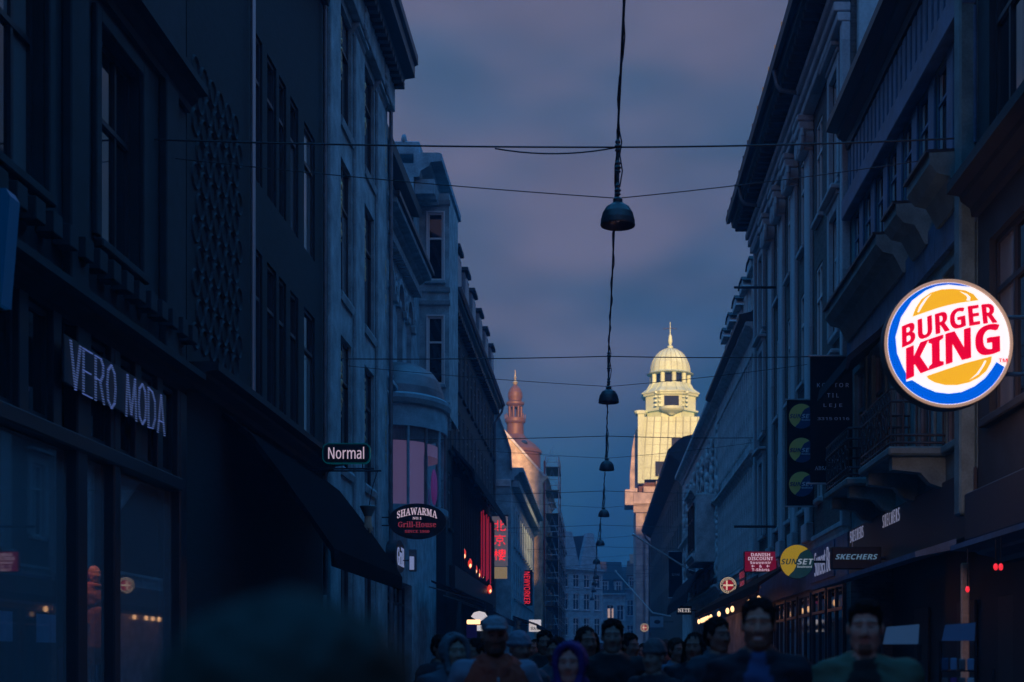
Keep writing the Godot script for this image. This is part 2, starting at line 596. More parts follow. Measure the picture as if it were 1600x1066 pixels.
func make_materials() -> void:
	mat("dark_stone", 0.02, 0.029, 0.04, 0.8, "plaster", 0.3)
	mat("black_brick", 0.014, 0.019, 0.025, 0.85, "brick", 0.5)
	mat("black_metal", 0.02, 0.023, 0.03, 0.45, "", 1.0, 0.0, 0.4)
	mat("grey_render", 0.42, 0.54, 0.58, 0.85, "streak", 0.14)
	mat("pale_render", 0.40, 0.58, 0.64, 0.85, "plaster", 0.2)
	mat("white_render", 0.80, 0.80, 0.82, 0.85, "plaster", 0.2)
	mat("blue_render", 0.36, 0.58, 0.68, 0.85, "plaster", 0.2)
	mat("cream_render", 0.80, 0.64, 0.48, 0.85, "plaster", 0.2)
	mat("brown_brick", 0.15, 0.125, 0.12, 0.9, "brick", 0.5)
	mat("sandstone", 0.52, 0.56, 0.60, 0.85, "streak", 0.2)
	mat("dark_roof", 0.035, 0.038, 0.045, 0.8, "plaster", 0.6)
	mat("red_roof", 0.16, 0.075, 0.05, 0.85, "plaster", 0.7)
	mat("zinc", 0.22, 0.24, 0.27, 0.5, "plaster", 0.3, 0.3)
	mat("white_paint", 0.62, 0.62, 0.62, 0.5)
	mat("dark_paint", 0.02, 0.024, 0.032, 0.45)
	mat("blue_paint", 0.07, 0.16, 0.30, 0.5, "plaster", 0.3)
	mat("green_paint", 0.14, 0.26, 0.28, 0.6, "plaster", 0.3)
	mat("gilt", 0.55, 0.45, 0.22, 0.4, "", 1.0, 0.6)
	mat("copper_green", 0.66, 0.82, 0.54, 0.75, "streak", 0.05)
	mat("copper_seam", 0.34, 0.40, 0.28, 0.8)
	mat("copper_brown", 0.15, 0.066, 0.042, 0.55, "patina", 0.15, 0.2)
	mat("stone_pink", 0.58, 0.48, 0.44, 0.85, "plaster", 0.1)
	mat("paving", 0.14, 0.14, 0.14, 0.8, "plaster", 0.5)
	mat("cable", 0.015, 0.016, 0.02, 0.6)
	mat("enamel", 0.02, 0.022, 0.028, 0.4)
	mat("glass", 0.012, 0.015, 0.02, 0.04, "", 1.0, 0.0, 0.6)
	mat("glass_blind", 0.16, 0.17, 0.18, 0.06, "", 1.0, 0.0, 0.6)
	mat("curtain", 0.45, 0.42, 0.42, 0.9, "cloth", 3.0)
	mat("steel", 0.4, 0.42, 0.45, 0.4, "", 1.0, 0.7)
	mat("wood", 0.12, 0.075, 0.045, 0.7, "streak", 0.5)
	mat("black_awning", 0.008, 0.009, 0.012, 0.95, "cloth", 2.0)
	mat("awning_cloth", 0.03, 0.033, 0.045, 0.9, "cloth", 2.0)
	var g := mat("shop_glass", 0.9, 0.95, 1.0, 0.02, "", 1.0, 0.0, 0.65)
	g.transparency = BaseMaterial3D.TRANSPARENCY_ALPHA
	g.albedo_color = Color(0.9, 0.95, 1.0, 0.1)

# ---------------------------------------------------------------- left row
func left_row() -> void:
	# fashion shop, nearest on the left
	var b := building("fashion_shop_building", "dark stone building nearest on the left with large shop windows and lettered transom", -1, -6.5, 3.0, 22.4)
	var n := b.n
	var st: Material = M.dark_stone
	var ups := []
	for c in [9.0, 12.4, 15.8, 19.25]:
		ups.append(op(b, c - 0.85, c + 0.85, 6.95, 9.75))
		ups.append(op(b, c - 0.85, c + 0.85, 11.0, 13.6))
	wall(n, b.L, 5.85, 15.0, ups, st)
	for o in ups:
		window(n, o, 3, [0.62, 0.38], M.dark_paint, M.glass, 0.16, st)
		surround(n, o, st, 0.18, 0.08)
	cornice(n, st, 0, b.L, 10.1, 0.4, 0.35, "string_course")
	cornice(n, st, 0, b.L, 14.5, 0.7, 0.6)
	cornice(n, st, 0, b.L, 5.66, 0.34, 0.42, "shop_cornice", -0.1)
	dentils(n, st, 0, b.L, 6.42, 0.26, 0.22, 0.5)
	for d in [10.7, 14.1, 17.5, 21.3]:
		bx(n, "pilaster", st, Vector3(b.u(d) - 0.3, 6.0, 0.003), Vector3(b.u(d) + 0.3, 10.1, 0.13), 0.02)
	# shop front: piers, lintel, transom panes, big panes
	for r in [[3.0, 8.0], [17.7, 18.05], [19.05, 19.3], [22.05, 22.4]]:
		bx(n, "pier", M.dark_paint, Vector3(b.u(r[0]), 0, -0.17), Vector3(b.u(r[1]), 5.66, 0.02), 0.02)
	bx(n, "lintel", M.dark_paint, Vector3(b.u(8.0), 4.1, -0.25), Vector3(b.u(22.05), 4.3, 0.06), 0.02)
	bx(n, "stall_riser", M.dark_paint, Vector3(b.u(8.0), 0, -0.25), Vector3(b.u(22.05), 0.5, 0.0), 0.02)
	bx(n, "shop_floor", M.wood, Vector3(b.u(8.0), 0.38, -3.6), Vector3(b.u(22.05), 0.46, -0.26), 0.0)
	bx(n, "shop_back_wall", M.dark_paint, Vector3(b.u(8.0), 0.46, -3.72), Vector3(b.u(22.05), 5.84, -3.6), 0.0)
	bx(n, "shop_side_wall", M.dark_paint, Vector3(b.u(22.06), 0, -3.72), Vector3(b.u(22.4), 5.84, -0.33), 0.0)
	bx(n, "shop_side_wall", M.dark_paint, Vector3(b.u(3.0), 0, -3.72), Vector3(b.u(7.99), 5.84, -0.33), 0.0)
	bx(n, "shop_ceiling", M.dark_paint, Vector3(b.u(8.0), 4.12, -3.6), Vector3(b.u(22.05), 4.28, -0.27), 0.0)
	for r in [[8.0, 12.8], [12.95, 17.7], [18.05, 19.05], [19.3, 22.05]]:
		bx(n, "shop_pane", M.shop_glass, Vector3(b.u(r[0]) + 0.01, 0.52, -0.14), Vector3(b.u(r[1]) - 0.01, 4.08, -0.12), 0.0)
	bx(n, "mullion", M.dark_paint, Vector3(b.u(12.8), 0.5, -0.2), Vector3(b.u(12.95), 4.1, 0.0), 0.01)
	var e := 8.2
	while e < 22.0:
		var e1 := e + 0.74
		if not (e1 > 17.65 and e < 18.1):
			var o := op(b, e, e1, 4.32, 5.64)
			window(n, o, 1, [1.0], M.dark_paint, M.glass, 0.1)
		bx(n, "mullion", M.dark_paint, Vector3(b.u(e1), 4.3, -0.2), Vector3(b.u(e1 + 0.26), 5.66, 0.01), 0.01)
		e += 1.0
	bx(n, "transom_back", M.dark_paint, Vector3(b.u(8.0), 4.3, -0.45), Vector3(b.u(22.05), 5.66, -0.36), 0.0)
	# dark building with the ring screen
	b = building("dark_brick_building", "very dark brick building with ring pattern screen between fashion shop and pilastered building", -1, -6.5, 22.45, 33.55)
	n = b.n
	var ops := []
	for r in [[26.7, 27.5], [27.9, 28.7], [28.95, 29.6], [30.0, 30.8], [31.4, 32.6]]:
		ops.append(op(b, r[0], r[1], 6.35, 9.3))
		ops.append(op(b, r[0], r[1], 10.6, 13.4))
	wall(n, b.L, 0, 17.5, ops, M.black_brick)
	for o in ops:
		window(n, o, 1, [0.7, 0.3], M.dark_paint, M.glass, 0.08)
	cornice(n, M.dark_stone, 0, b.L, 5.8, 0.4, 0.5, "shop_cornice")
	cornice(n, M.dark_stone, 0, b.L, 16.9, 0.7, 0.7)
	var ring := MB.new()
	for k in 16:
		var a0 := TAU * k / 16
		var a1 := TAU * (k + 1) / 16
		var c0 := Vector3(cos(a0), sin(a0), 0)
		var c1 := Vector3(cos(a1), sin(a1), 0)
		var up := Vector3(0, 0, 0.03)
		ring.q(c0 * 0.17, c0 * 0.2 + up, c1 * 0.2 + up, c1 * 0.17)
		ring.q(c0 * 0.2 + up, c0 * 0.23, c1 * 0.23, c1 * 0.2 + up)
	var rmesh := ring.mesh()
	for i in 6:
		for j in 11:
			part(n, "ornamental_ring", rmesh, M.dark_stone, Vector3(b.u(22.9) + i * 0.5 + (j % 2) * 0.25, 6.7 + j * 0.43, 0.004))
	pipe(n, M.steel, [Vector3(b.u(26.35), 6.3, 0.1), Vector3(b.u(26.35), 16.8, 0.1)], 0.05)
	pipe(n, M.zinc, [Vector3(b.u(33.3), 3.0, 0.1), Vector3(b.u(33.3), 16.8, 0.1)], 0.05)
	run(n, "shop_awning", M.black_awning, b.u(24.5), b.u(33.0), [Vector2(0.003, 5.78), Vector2(0.5, 5.4), Vector2(1.0, 4.75), Vector2(1.5, 4.05), Vector2(1.95, 3.4), Vector2(1.95, 3.1), Vector2(1.9, 3.1), Vector2(1.88, 3.35), Vector2(1.45, 3.98), Vector2(0.95, 4.68), Vector2(0.47, 5.3), Vector2(0.003, 5.66)])
	# pilastered building
	b = building("pilastered_building", "tall teal grey building with giant pilasters, gilt garlands and a deep dark cornice", -1, -6.5, 33.6, 43.8)
	n = b.n
	var pr: Material = M.pale_render
	ops = []
	var bays := [[35.75, 37.45], [39.35, 41.2]]
	for r in bays:
		for f in [[2.2, 5.3], [6.4, 9.7], [10.8, 14.2], [15.2, 18.1]]:
			ops.append(op(b, r[0], r[1], f[0], f[1]))
	wall(n, b.L, 0, 19.2, ops, pr, 9.0, 0.16)
	for o in ops:
		window(n, o, 2, [0.68, 0.32], M.dark_paint, M.glass, 0.12)
		run(n, "spandrel_ledge", pr, o[0] - 0.05, o[2] + 0.05, [Vector2(-0.1, o[1] - 0.2), Vector2(0.06, o[1] - 0.26), Vector2(0.1, o[1] - 0.1), Vector2(0.06, o[1] - 0.02), Vector2(-0.1, o[1] - 0.02)])
	for r in [[34.05, 35.35], [37.6, 38.95], [41.35, 42.75]]:
		var u0 := b.u(r[0])
		var u1 := b.u(r[1])
		bx(n, "pilaster", pr, Vector3(u0, 2.0, 0.003), Vector3(u1, 18.0, 0.1), 0.03)
		bx(n, "pilaster_base", pr, Vector3(u0 - 0.08, 1.2, 0.003), Vector3(u1 + 0.08, 2.0, 0.16), 0.04)
		cornice(n, pr, u0 - 0.1, u1 + 0.1, 18.0, 0.3, 0.2, "capital")
		ornament(n, pr, u0 + 0.4, u1 - 0.4, 18.35, 18.95, 0.24, 26, 0.12, "cartouche")
		for f in [13.0, 8.6, 17.0]:
			ornament(n, M.gilt, u1 + 0.12, u1 + 0.32, f - 1.1, f + 0.6, 0.04, 15, 0.09)
	bx(n, "frieze", pr, Vector3(0, 18.34, 0.003), Vector3(b.L, 19.2, 0.24), 0.02)
	run(n, "eave", M.dark_paint, -0.2, b.L, [Vector2(0.0, 19.21), Vector2(0.5, 19.21), Vector2(0.55, 19.35), Vector2(0.85, 19.4), Vector2(0.85, 19.75), Vector2(0.95, 19.8), Vector2(0.95, 20.05), Vector2(0.0, 20.4)])
	dentils(n, M.dark_paint, 0.0, b.L, 19.0, 0.2, 0.3, 0.45, "mutule", 0.25)
	roof(n, M.dark_roof, b.L, 20.3, 9.0, 0.7, 0.6)
	pipe(n, M.zinc, [Vector3(b.u(43.6), 2.0, 0.14), Vector3(b.u(43.6), 18.3, 0.14)], 0.06)
	# arched building with the round shop bay
	b = building("arched_window_building", "teal building with round arched windows, a deep eave and a round glazed bay", -1, -6.9, 43.85, 53.0)
	n = b.n
	var arches := [op(b, 46.2, 47.7, 10.9, 14.5), op(b, 48.7, 50.1, 10.9, 14.5), op(b, 51.1, 52.4, 10.9, 14.5)]
	ops = arches.duplicate()
	ops.append(op(b, 44.3, 45.6, 6.2, 9.6))
	ops.append(op(b, 44.2, 52.6, 0.6, 4.2))
	wall(n, b.L, 0, 15.3, ops, M.blue_render, 9.0, 0.35)
	for o in arches:
		window(n, o, 2, [0.6, 0.4], M.white_paint, M.glass, 0.3, M.blue_render)
		var w: float = o[2] - o[0]
		var c := Vector2((o[0] + o[2]) / 2, o[3] - w / 2)
		for s in [-1, 1]:
			var pts := []
			for k in 9:
				var a := PI / 2 * k / 8
				pts.append(c + Vector2(s * cos(a), sin(a)) * w / 2)
			pts.append(Vector2(c.x + s * w / 2, o[3] + 0.002))
			slab(n, "arch_spandrel", M.blue_render, pts, -0.3, -0.002)
		var ab := MB.new()
		var prev := []
		for k in 13:
			var a := PI * k / 12
			var e0 := Vector3(c.x + cos(a) * w / 2, c.y + sin(a) * w / 2, 0.003)
			var e1 := Vector3(c.x + cos(a) * (w / 2 + 0.2), c.y + sin(a) * (w / 2 + 0.2), 0.003)
			if prev:
				ab.q(prev[0] + Vector3(0, 0, .08), prev[1] + Vector3(0, 0, .08), e1 + Vector3(0, 0, .08), e0 + Vector3(0, 0, .08))
				ab.q(prev[1], e1, e1 + Vector3(0, 0, .08), prev[1] + Vector3(0, 0, .08))
				ab.q(prev[0], prev[0] + Vector3(0, 0, .08), e0 + Vector3(0, 0, .08), e0)
			prev = [e0, e1]
		put(n, "arch_moulding", ab, M.blue_render)
		ornament(n, M.blue_render, o[2] + 0.35, o[2] + 0.65, 14.0, 14.6, 0.03, 8, 0.14, "rosette")
		for x in [o[0] - 0.3, o[2]]:
			bx(n, "impost", M.blue_render, Vector3(x - 0.05, 13.5, 0.003), Vector3(x + 0.35, 13.75, 0.16), 0.02)
	window(n, ops[3], 1, [0.65, 0.35], M.dark_paint, M.glass, 0.3, M.blue_render)
	surround(n, ops[3], M.blue_render, 0.2, 0.08, 0.25)
	window(n, ops[4], 6, [0.8, 0.2], M.dark_paint, M.glass, 0.3)
	cornice(n, M.blue_render, 0, b.L, 10.1, 0.4, 0.3, "string_course")
	dentils(n, M.blue_render, 0, b.L, 14.95, 0.3, 0.32, 0.28, "modillion")
	cornice(n, M.blue_render, 0, b.L, 15.25, 0.55, 0.68)
	run(n, "gutter", M.dark_paint, -0.05, b.L + 0.05, [Vector2(0.62, 15.78), Vector2(0.78, 15.8), Vector2(0.78, 15.95), Vector2(0.5, 15.95)])
	# attic storey set back under its own eave
	ops = []
	for i in 6: ops.append(op(b, 44.6 + i * 1.35, 45.6 + i * 1.35, 16.3, 17.5))
	var att := Node3D.new(); att.name = "attic"; n.add_child(att); att.position = Vector3(0, 0, -0.25)
	wall(att, b.L, 15.8, 18.0, ops, M.blue_render, 8.0, 0.15)
	for o in ops: 
		var fr := window(n, o, 2, [1.0], M.white_paint, M.glass, 0.37)
	run(n, "roof_eave", M.dark_paint, 0, b.L, [Vector2(-0.25, 18.0), Vector2(0.25, 17.95), Vector2(0.32, 18.2), Vector2(-0.25, 18.5)])
	roof(n, M.dark_roof, b.L, 18.45, 8.5, 0.0, 0.8)
	round_bay(b)
	# oriel building
	b = building("oriel_building", "teal building with a projecting oriel, white window frames and heavy bracketed cornice", -1, -6.9, 53.05, 60.5)
	n = b.n
	ops = [op(b, 58.6, 59.8, 12.1, 14.6), op(b, 58.6, 59.8, 16.3, 18.6)]
	wall(n, b.L, 0, 20.0, ops, M.blue_render, 9.0, 0.3)
	for o in ops: window(n, o, 1, [0.65, 0.35], M.white_paint, M.glass, 0.2, M.blue_render)
	cornice(n, M.blue_render, 0.0, b.L, 19.5, 0.9, 1.05)
	dentils(n, M.blue_render, 0.1, b.L, 18.95, 0.55, 0.75, 0.62, "console_bracket")
	bx(n, "parapet", M.blue_render, Vector3(0.2, 20.41, -1.2), Vector3(b.L, 20.9, 0.2), 0.03)
	ornament(n, M.blue_render, 0.3, 2.2, 20.95, 21.05, -0.4, 12, 0.16, "ridge_tile")
	# camera-facing face of the oriel: local frame turned to face down the street
	var ori := Node3D.new(); ori.name = "oriel"; n.add_child(ori)
	ori.position = Vector3(b.u(54.8), 0, 0)
	ori.rotation.y = -PI / 2
	ops = [[0.32, 12.1, 0.92, 14.7], [0.32, 16.1, 0.92, 18.7]]
	wall(ori, 1.15, 10.9, 19.45, ops, M.pale_render, 3.4, 0.1)
	for o in ops:
		window(ori, o, 1, [0.62, 0.38], M.white_paint, M.glass, 0.06, M.pale_render)
		surround(ori, o, M.white_paint, 0.06, 0.05)
	for v in [11.2, 15.1, 15.6, 18.95]:
		run(ori, "moulding", M.pale_render, -0.0, 1.2, [Vector2(0.003, v), Vector2(0.1, v + 0.06), Vector2(0.14, v + 0.2), Vector2(0.003, v + 0.24)])
	cornice(ori, M.pale_render, 0.0, 1.16, 10.4, 0.49, 0.12, "corbel", -0.6)
	# dark building with dormers
	b = building("dormer_building", "dark building with narrow windows, long gutter and a row of dormers", -1, -6.5, 60.55, 88.6)
	n = b.n
	ops = []
	var dd := 61.6
	while dd < 87.5:
		for f in [[7.2, 9.6], [10.6, 13.0], [13.9, 16.2]]:
			ops.append(op(b, dd, dd + 0.95, f[0], f[1]))
		dd += 2.15
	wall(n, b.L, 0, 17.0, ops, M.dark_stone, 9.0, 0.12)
	for o in ops: window(n, o, 1, [0.66, 0.34], M.zinc, M.glass, 0.06, M.dark_stone)
	run(n, "eave", M.dark_paint, 0, b.L, [Vector2(0.0, 16.8), Vector2(0.3, 17.0), Vector2(0.5, 17.1), Vector2(0.55, 17.32), Vector2(0.0, 17.4)])
	run(n, "gutter", M.zinc, 0, b.L, [Vector2(0.5, 17.3), Vector2(0.6, 17.2), Vector2(0.7, 17.3), Vector2(0.7, 17.36), Vector2(0.5, 17.36)])
	dentils(n, M.dark_paint, 0, b.L, 16.7, 0.3, 0.35, 0.7)
	roof(n, M.dark_roof, b.L, 17.35, 9.0, 0.4, 1.3)
	for c in [64.5, 68.3, 72.1, 76.2, 80.3, 84.6]:
		var u := b.u(c)
		var dm := bx(n, "dormer", M.zinc, Vector3(u - 0.75, 17.6, -2.6), Vector3(u + 0.75, 19.9, 0.15), 0.03)
		bx(dm, "dormer_roof", M.dark_roof, Vector3(-0.9, 1.16, -1.4), Vector3(0.9, 1.36, 1.55), 0.03)
		window(dm, [-0.5, -0.8, 0.5, 0.9], 2, [1.0], M.white_paint, M.glass, -0.06, null, 1.375)
	pipe(n, M.zinc, [Vector3(b.u(88.2), 3, 0.1), Vector3(b.u(88.2), 16.2, 0.1), Vector3(b.u(88.2), 16.8, 0.5), Vector3(b.u(88.2), 17.2, 0.6)], 0.07)
	run(n, "shop_awning", M.awning_cloth, b.u(63.0), b.u(84.5), [Vector2(0.003, 11.0), Vector2(1.0, 9.9), Vector2(1.05, 9.4), Vector2(0.98, 9.4), Vector2(0.95, 9.8), Vector2(0.003, 10.85)])
	bx(n, "fascia", M.dark_paint, Vector3(b.u(62.0), 4.6, 0.003), Vector3(b.u(86.0), 5.6, 0.25), 0.02)
	for i in 24:
		var u := b.u(63.4 + i * 0.9)
		bx(n, "facade_fin", M.dark_paint, Vector3(u, 5.65, 0.003), Vector3(u + 0.08, 9.6, 0.35), 0.01)
	# light building with the mansard gable
	b = building("mansard_building", "pale blue building with blank side wall, curved mansard gable and stepped cornice", -1, -5.6, 91.0, 124.0)
	n = b.n
	ops = []
	dd = 94.0
	while dd < 122.0:
		for f in [[5.6, 8.0], [9.0, 11.6]]:
			ops.append(op(b, dd, dd + 1.2, f[0], f[1]))
		dd += 2.6
	wall(n, b.L, 0, 13.6, ops, M.blue_render, 9.0, 0.2)
	for o in ops: window(n, o, 2, [0.66, 0.34], M.white_paint, M.glass, 0.12, M.blue_render)
	cornice(n, M.blue_render, 0.3, b.L, 13.0, 0.8, 0.8)
	dentils(n, M.blue_render, 0.5, b.L, 12.6, 0.4, 0.5, 0.8)
	run(n, "side_wall_top", M.blue_render, 0.0, 0.5, [Vector2(-9, 13.6), Vector2(0.0, 13.6), Vector2(-0.08, 14.9), Vector2(-0.4, 15.9), Vector2(-0.9, 17.2), Vector2(-1.7, 18.0), Vector2(-9, 18.0)])
	run(n, "mansard_roof", M.dark_roof, 0.5, b.L, [Vector2(-9, 13.61), Vector2(0.1, 13.81), Vector2(-1.2, 14.7), Vector2(-3.0, 15.3), Vector2(-9, 15.3)])
	run(n, "gable_coping", M.zinc, -0.12, 0.6, [Vector2(0.06, 13.65), Vector2(-0.01, 14.95), Vector2(-0.32, 15.95), Vector2(-0.82, 17.25), Vector2(-1.65, 18.15), Vector2(-4, 18.15), Vector2(-4, 18.02), Vector2(-1.72, 18.02), Vector2(-0.94, 17.2), Vector2(-0.45, 15.9), Vector2(-0.13, 14.9), Vector2(-0.05, 13.65)])
	bx(n, "side_band", M.white_render, Vector3(-0.1, 12.55, -8.0), Vector3(-0.003, 13.0, -0.02), 0.02)
	# taller building whose gable catches the sun
	b = building("sunlit_gable_building", "tall building with plain cream gable wall lit by the low sun", -1, -4.9, 125.0, 150.0)
	n = b.n
	ops = []
	for i in 7:
		for f in [[5.0, 7.4], [8.6, 11.0], [12.2, 14.6]]:
			ops.append(op(b, 127 + i * 3.2, 128.2 + i * 3.2, f[0], f[1]))
	wall(n, b.L, 0, 17.6, ops, M.cream_render, 9.0, 0.2)
	for o in ops: window(n, o, 2, [0.66, 0.34], M.white_paint, M.glass, 0.12)
	run(n, "gable_wall", M.cream_render, 0.0, 0.5, [Vector2(-9, 17.6), Vector2(0.05, 17.6), Vector2(-4.5, 22.6)])
	run(n, "gable_coping", M.white_render, -0.1, 0.7, [Vector2(0.25, 17.65), Vector2(-4.5, 22.95), Vector2(-4.5, 22.65), Vector2(0.15, 17.5)])
	run(n, "roof", M.red_roof, 0.5, b.L, [Vector2(-9, 17.61), Vector2(0.3, 17.61), Vector2(-4.5, 22.4)])
	cornice(n, M.cream_render, 0, b.L, 17.0, 0.6, 0.5)
	scaffold()
	# dark house and the two-gabled white house beyond
	b = building("far_dark_house", "dark narrow house beyond the scaffolding with a steep roof", -1, -4.3, 151.0, 172.0)
	n = b.n
	ops = []
	for i in 6:
		for f in [[4.6, 6.6], [7.8, 9.8], [11.0, 12.8]]: ops.append(op(b, 152.4 + i * 3.2, 153.6 + i * 3.2, f[0], f[1]))
	wall(n, b.L, 0, 14.2, ops, M.dark_stone, 9, 0.15)
	for o in ops: window(n, o, 1, [0.6, 0.4], M.white_paint, M.glass, 0.1)
	cornice(n, M.dark_stone, 0, b.L, 13.8, 0.5, 0.5)
	roof(n, M.dark_roof, b.L, 14.25, 9.0, 0.3, 0.9)
	far_houses()

func round_bay(b: Bld) -> void:
	var bay := Node3D.new(); bay.name = "round_bay"; b.n.add_child(bay)
	bay.position = Vector3(b.u(49.0), 0, 0)
	var R := 1.0
	var sx := 2.35
	var sz := 1.68
	# half ellipse, angle 0..PI sweeps +x -> +z -> -x
	var f := MB.new()
	f.lathe([Vector2(0.55, 10.55), Vector2(0.97, 10.25), Vector2(1.05, 10.2), Vector2(1.08, 10.0), Vector2(1.02, 9.85), Vector2(1.0, 9.3), Vector2(0.94, 9.25)], 20, Vector3.ZERO, 0, PI, sx, sz)
	# lathe wants upward profiles for outward normals
	f = MB.new()
	f.lathe([Vector2(0.94, 9.2), Vector2(1.0, 9.2), Vector2(1.0, 9.9), Vector2(1.05, 9.95), Vector2(1.08, 10.1), Vector2(1.08, 10.22), Vector2(1.02, 10.3), Vector2(0.9, 10.32)], 20, Vector3.ZERO, 0, PI, sx, sz)
	put(bay, "bay_fascia", f, M.blue_render)
	f = MB.new()
	f.lathe([Vector2(0.95, 10.3), Vector2(0.93, 10.6), Vector2(0.85, 11.0), Vector2(0.72, 11.3), Vector2(0.5, 11.5), Vector2(0.0, 11.55)], 20, Vector3.ZERO, 0, PI, sx, sz)
	put(bay, "bay_roof", f, M.zinc)
	f = MB.new()
	f.lathe([Vector2(0.6, 6.0), Vector2(0.9, 6.15), Vector2(1.02, 6.4), Vector2(1.02, 6.6), Vector2(0.9, 6.6)], 20, Vector3.ZERO, 0, PI, sx, sz)
	put(bay, "bay_base", f, M.blue_render)
	for k in 9:
		var a := PI * k / 8
		var p := Vector3(cos(a) * sx * 0.97, 0, sin(a) * sz * 0.97)
		pipe(bay, M.zinc if k % 2 == 0 else M.blue_render, [p + Vector3(0, 6.6, 0), p + Vector3(0, 9.2, 0)], 0.05, "bay_mullion")
		if k < 8:
			var a1 := PI * (k + 1) / 8
			var p1 := Vector3(cos(a1) * sx * 0.96, 0, sin(a1) * sz * 0.96)
			p = Vector3(cos(a) * sx * 0.96, 0, sin(a) * sz * 0.96)
			var g := MB.new()
			g.q(p + Vector3(0, 6.6, 0), p + Vector3(0, 9.2, 0), p1 + Vector3(0, 9.2, 0), p1 + Vector3(0, 6.6, 0))
			put(bay, "bay_pane", g, M.shop_glass)
	# pink lined display inside, with its lamp
	f = MB.new()
	f.lathe([Vector2(0.86, 6.62), Vector2(0.86, 8.75)], 10, Vector3.ZERO, 0.74 * PI, PI, sx, sz)
	put(bay, "pink_backdrop", f, M.pink_board)
	f = MB.new()
	f.lathe([Vector2(0.84, 8.35), Vector2(0.84, 8.75)], 8, Vector3.ZERO, 0.2 * PI, 0.74 * PI, sx, sz)
	put(bay, "pink_header", f, M.pink_board)
	f = MB.new()
	f.ball(Vector3(-0.55, 7.35, 1.3), Vector3(0.5, 0.62, 0.1), 16, 8)
	put(bay, "lit_purple_disc", f, M.lit_purple_board)
	slab(bay, "white_panel", M.blue_card, [Vector2(0, 6.6), Vector2(0.4, 6.6), Vector2(0.4, 6.8), Vector2(0.08, 7.3), Vector2(0, 7.3)], 1.1, 1.13, Vector3(-0.6, 0, 0))

func scaffold() -> void:
	var n := thing("scaffolding_tower", "steel scaffolding tower with plank decks beside the sunlit gable", "scaffolding", Vector3(-4.75, 0, -125.6))
	var z := [0.0, -6.0, -12.0, -18.0, -24.0]
	for dz in z:
		for dx in [0.08, 1.25]:
			if dx > 1.0 or dz < -1.0 or true:
				var top := 19.4 if dz > -7.0 else 15.2
				pipe(n, M.steel, [Vector3(dx, 0, dz), Vector3(dx, top, dz)], 0.05, "standard")
	for lv in 9:
		var v := 2.0 + lv * 2.05
		var far := -6.0 if v > 15.0 else -24.0
		bx(n, "plank_deck", M.wood, Vector3(0.0, v, far), Vector3(1.3, v + 0.08, 0.1), 0.01)
		for h in [0.5, 1.0]:
			pipe(n, M.steel, [Vector3(1.25, v + h, far), Vector3(1.25, v + h, 0.05)], 0.03, "guard_rail")
			pipe(n, M.steel, [Vector3(0.05, v + h, 0.02), Vector3(1.28, v + h, 0.02)], 0.03, "guard_rail")
		pipe(n, M.steel, [Vector3(0.08, v, 0.03), Vector3(0.66, v + 1.9, 0.03), Vector3(1.25, v, 0.03)], 0.025, "brace")
	pipe(n, M.red_paint, [Vector3(-0.02, 9.0, 0.06), Vector3(-0.02, 19.0, 0.06)], 0.06, "rubbish_chute")

# a free-standing house facing local +z, w wide
func house(called: String, label: String, pos: Vector3, turn: float, w: float, eave: float, wm: Material, rm: Material, floors: Array, nwin: int, pitch := 0.9, depth := 9.0, dormers := 0) -> Node3D:
	var n := thing(called, label, "building", pos, turn)
	var ops := []
	for f in floors:
		for i in nwin:
			var c := w * (i + 0.5) / nwin
			ops.append([c - 0.5, f[0], c + 0.5, f[1]])
	wall(n, w, 0, eave, ops, wm, depth, 0.15)
	for o in ops: window(n, o, 2, [0.65, 0.35], M.white_paint, M.glass, 0.1, wm)
	cornice(n, wm, -0.1, w + 0.1, eave - 0.4, 0.5, 0.35)
	roof(n, rm, w, eave + 0.1, depth, 0.3, pitch)
	for i in dormers:
		var c := w * (i + 0.5) / dormers
		var dm := bx(n, "dormer", wm, Vector3(c - 0.6, eave + 0.3, -2.2), Vector3(c + 0.6, eave + 2.0, -0.25), 0.02)
		bx(dm, "dormer_roof", rm, Vector3(-0.75, 0.85, -1.1), Vector3(0.75, 1.0, 1.15), 0.02)
		window(dm, [-0.4, -0.65, 0.4, 0.7], 2, [0.6, 0.4], M.white_paint, M.glass, -0.05, null, 0.975)
	return n

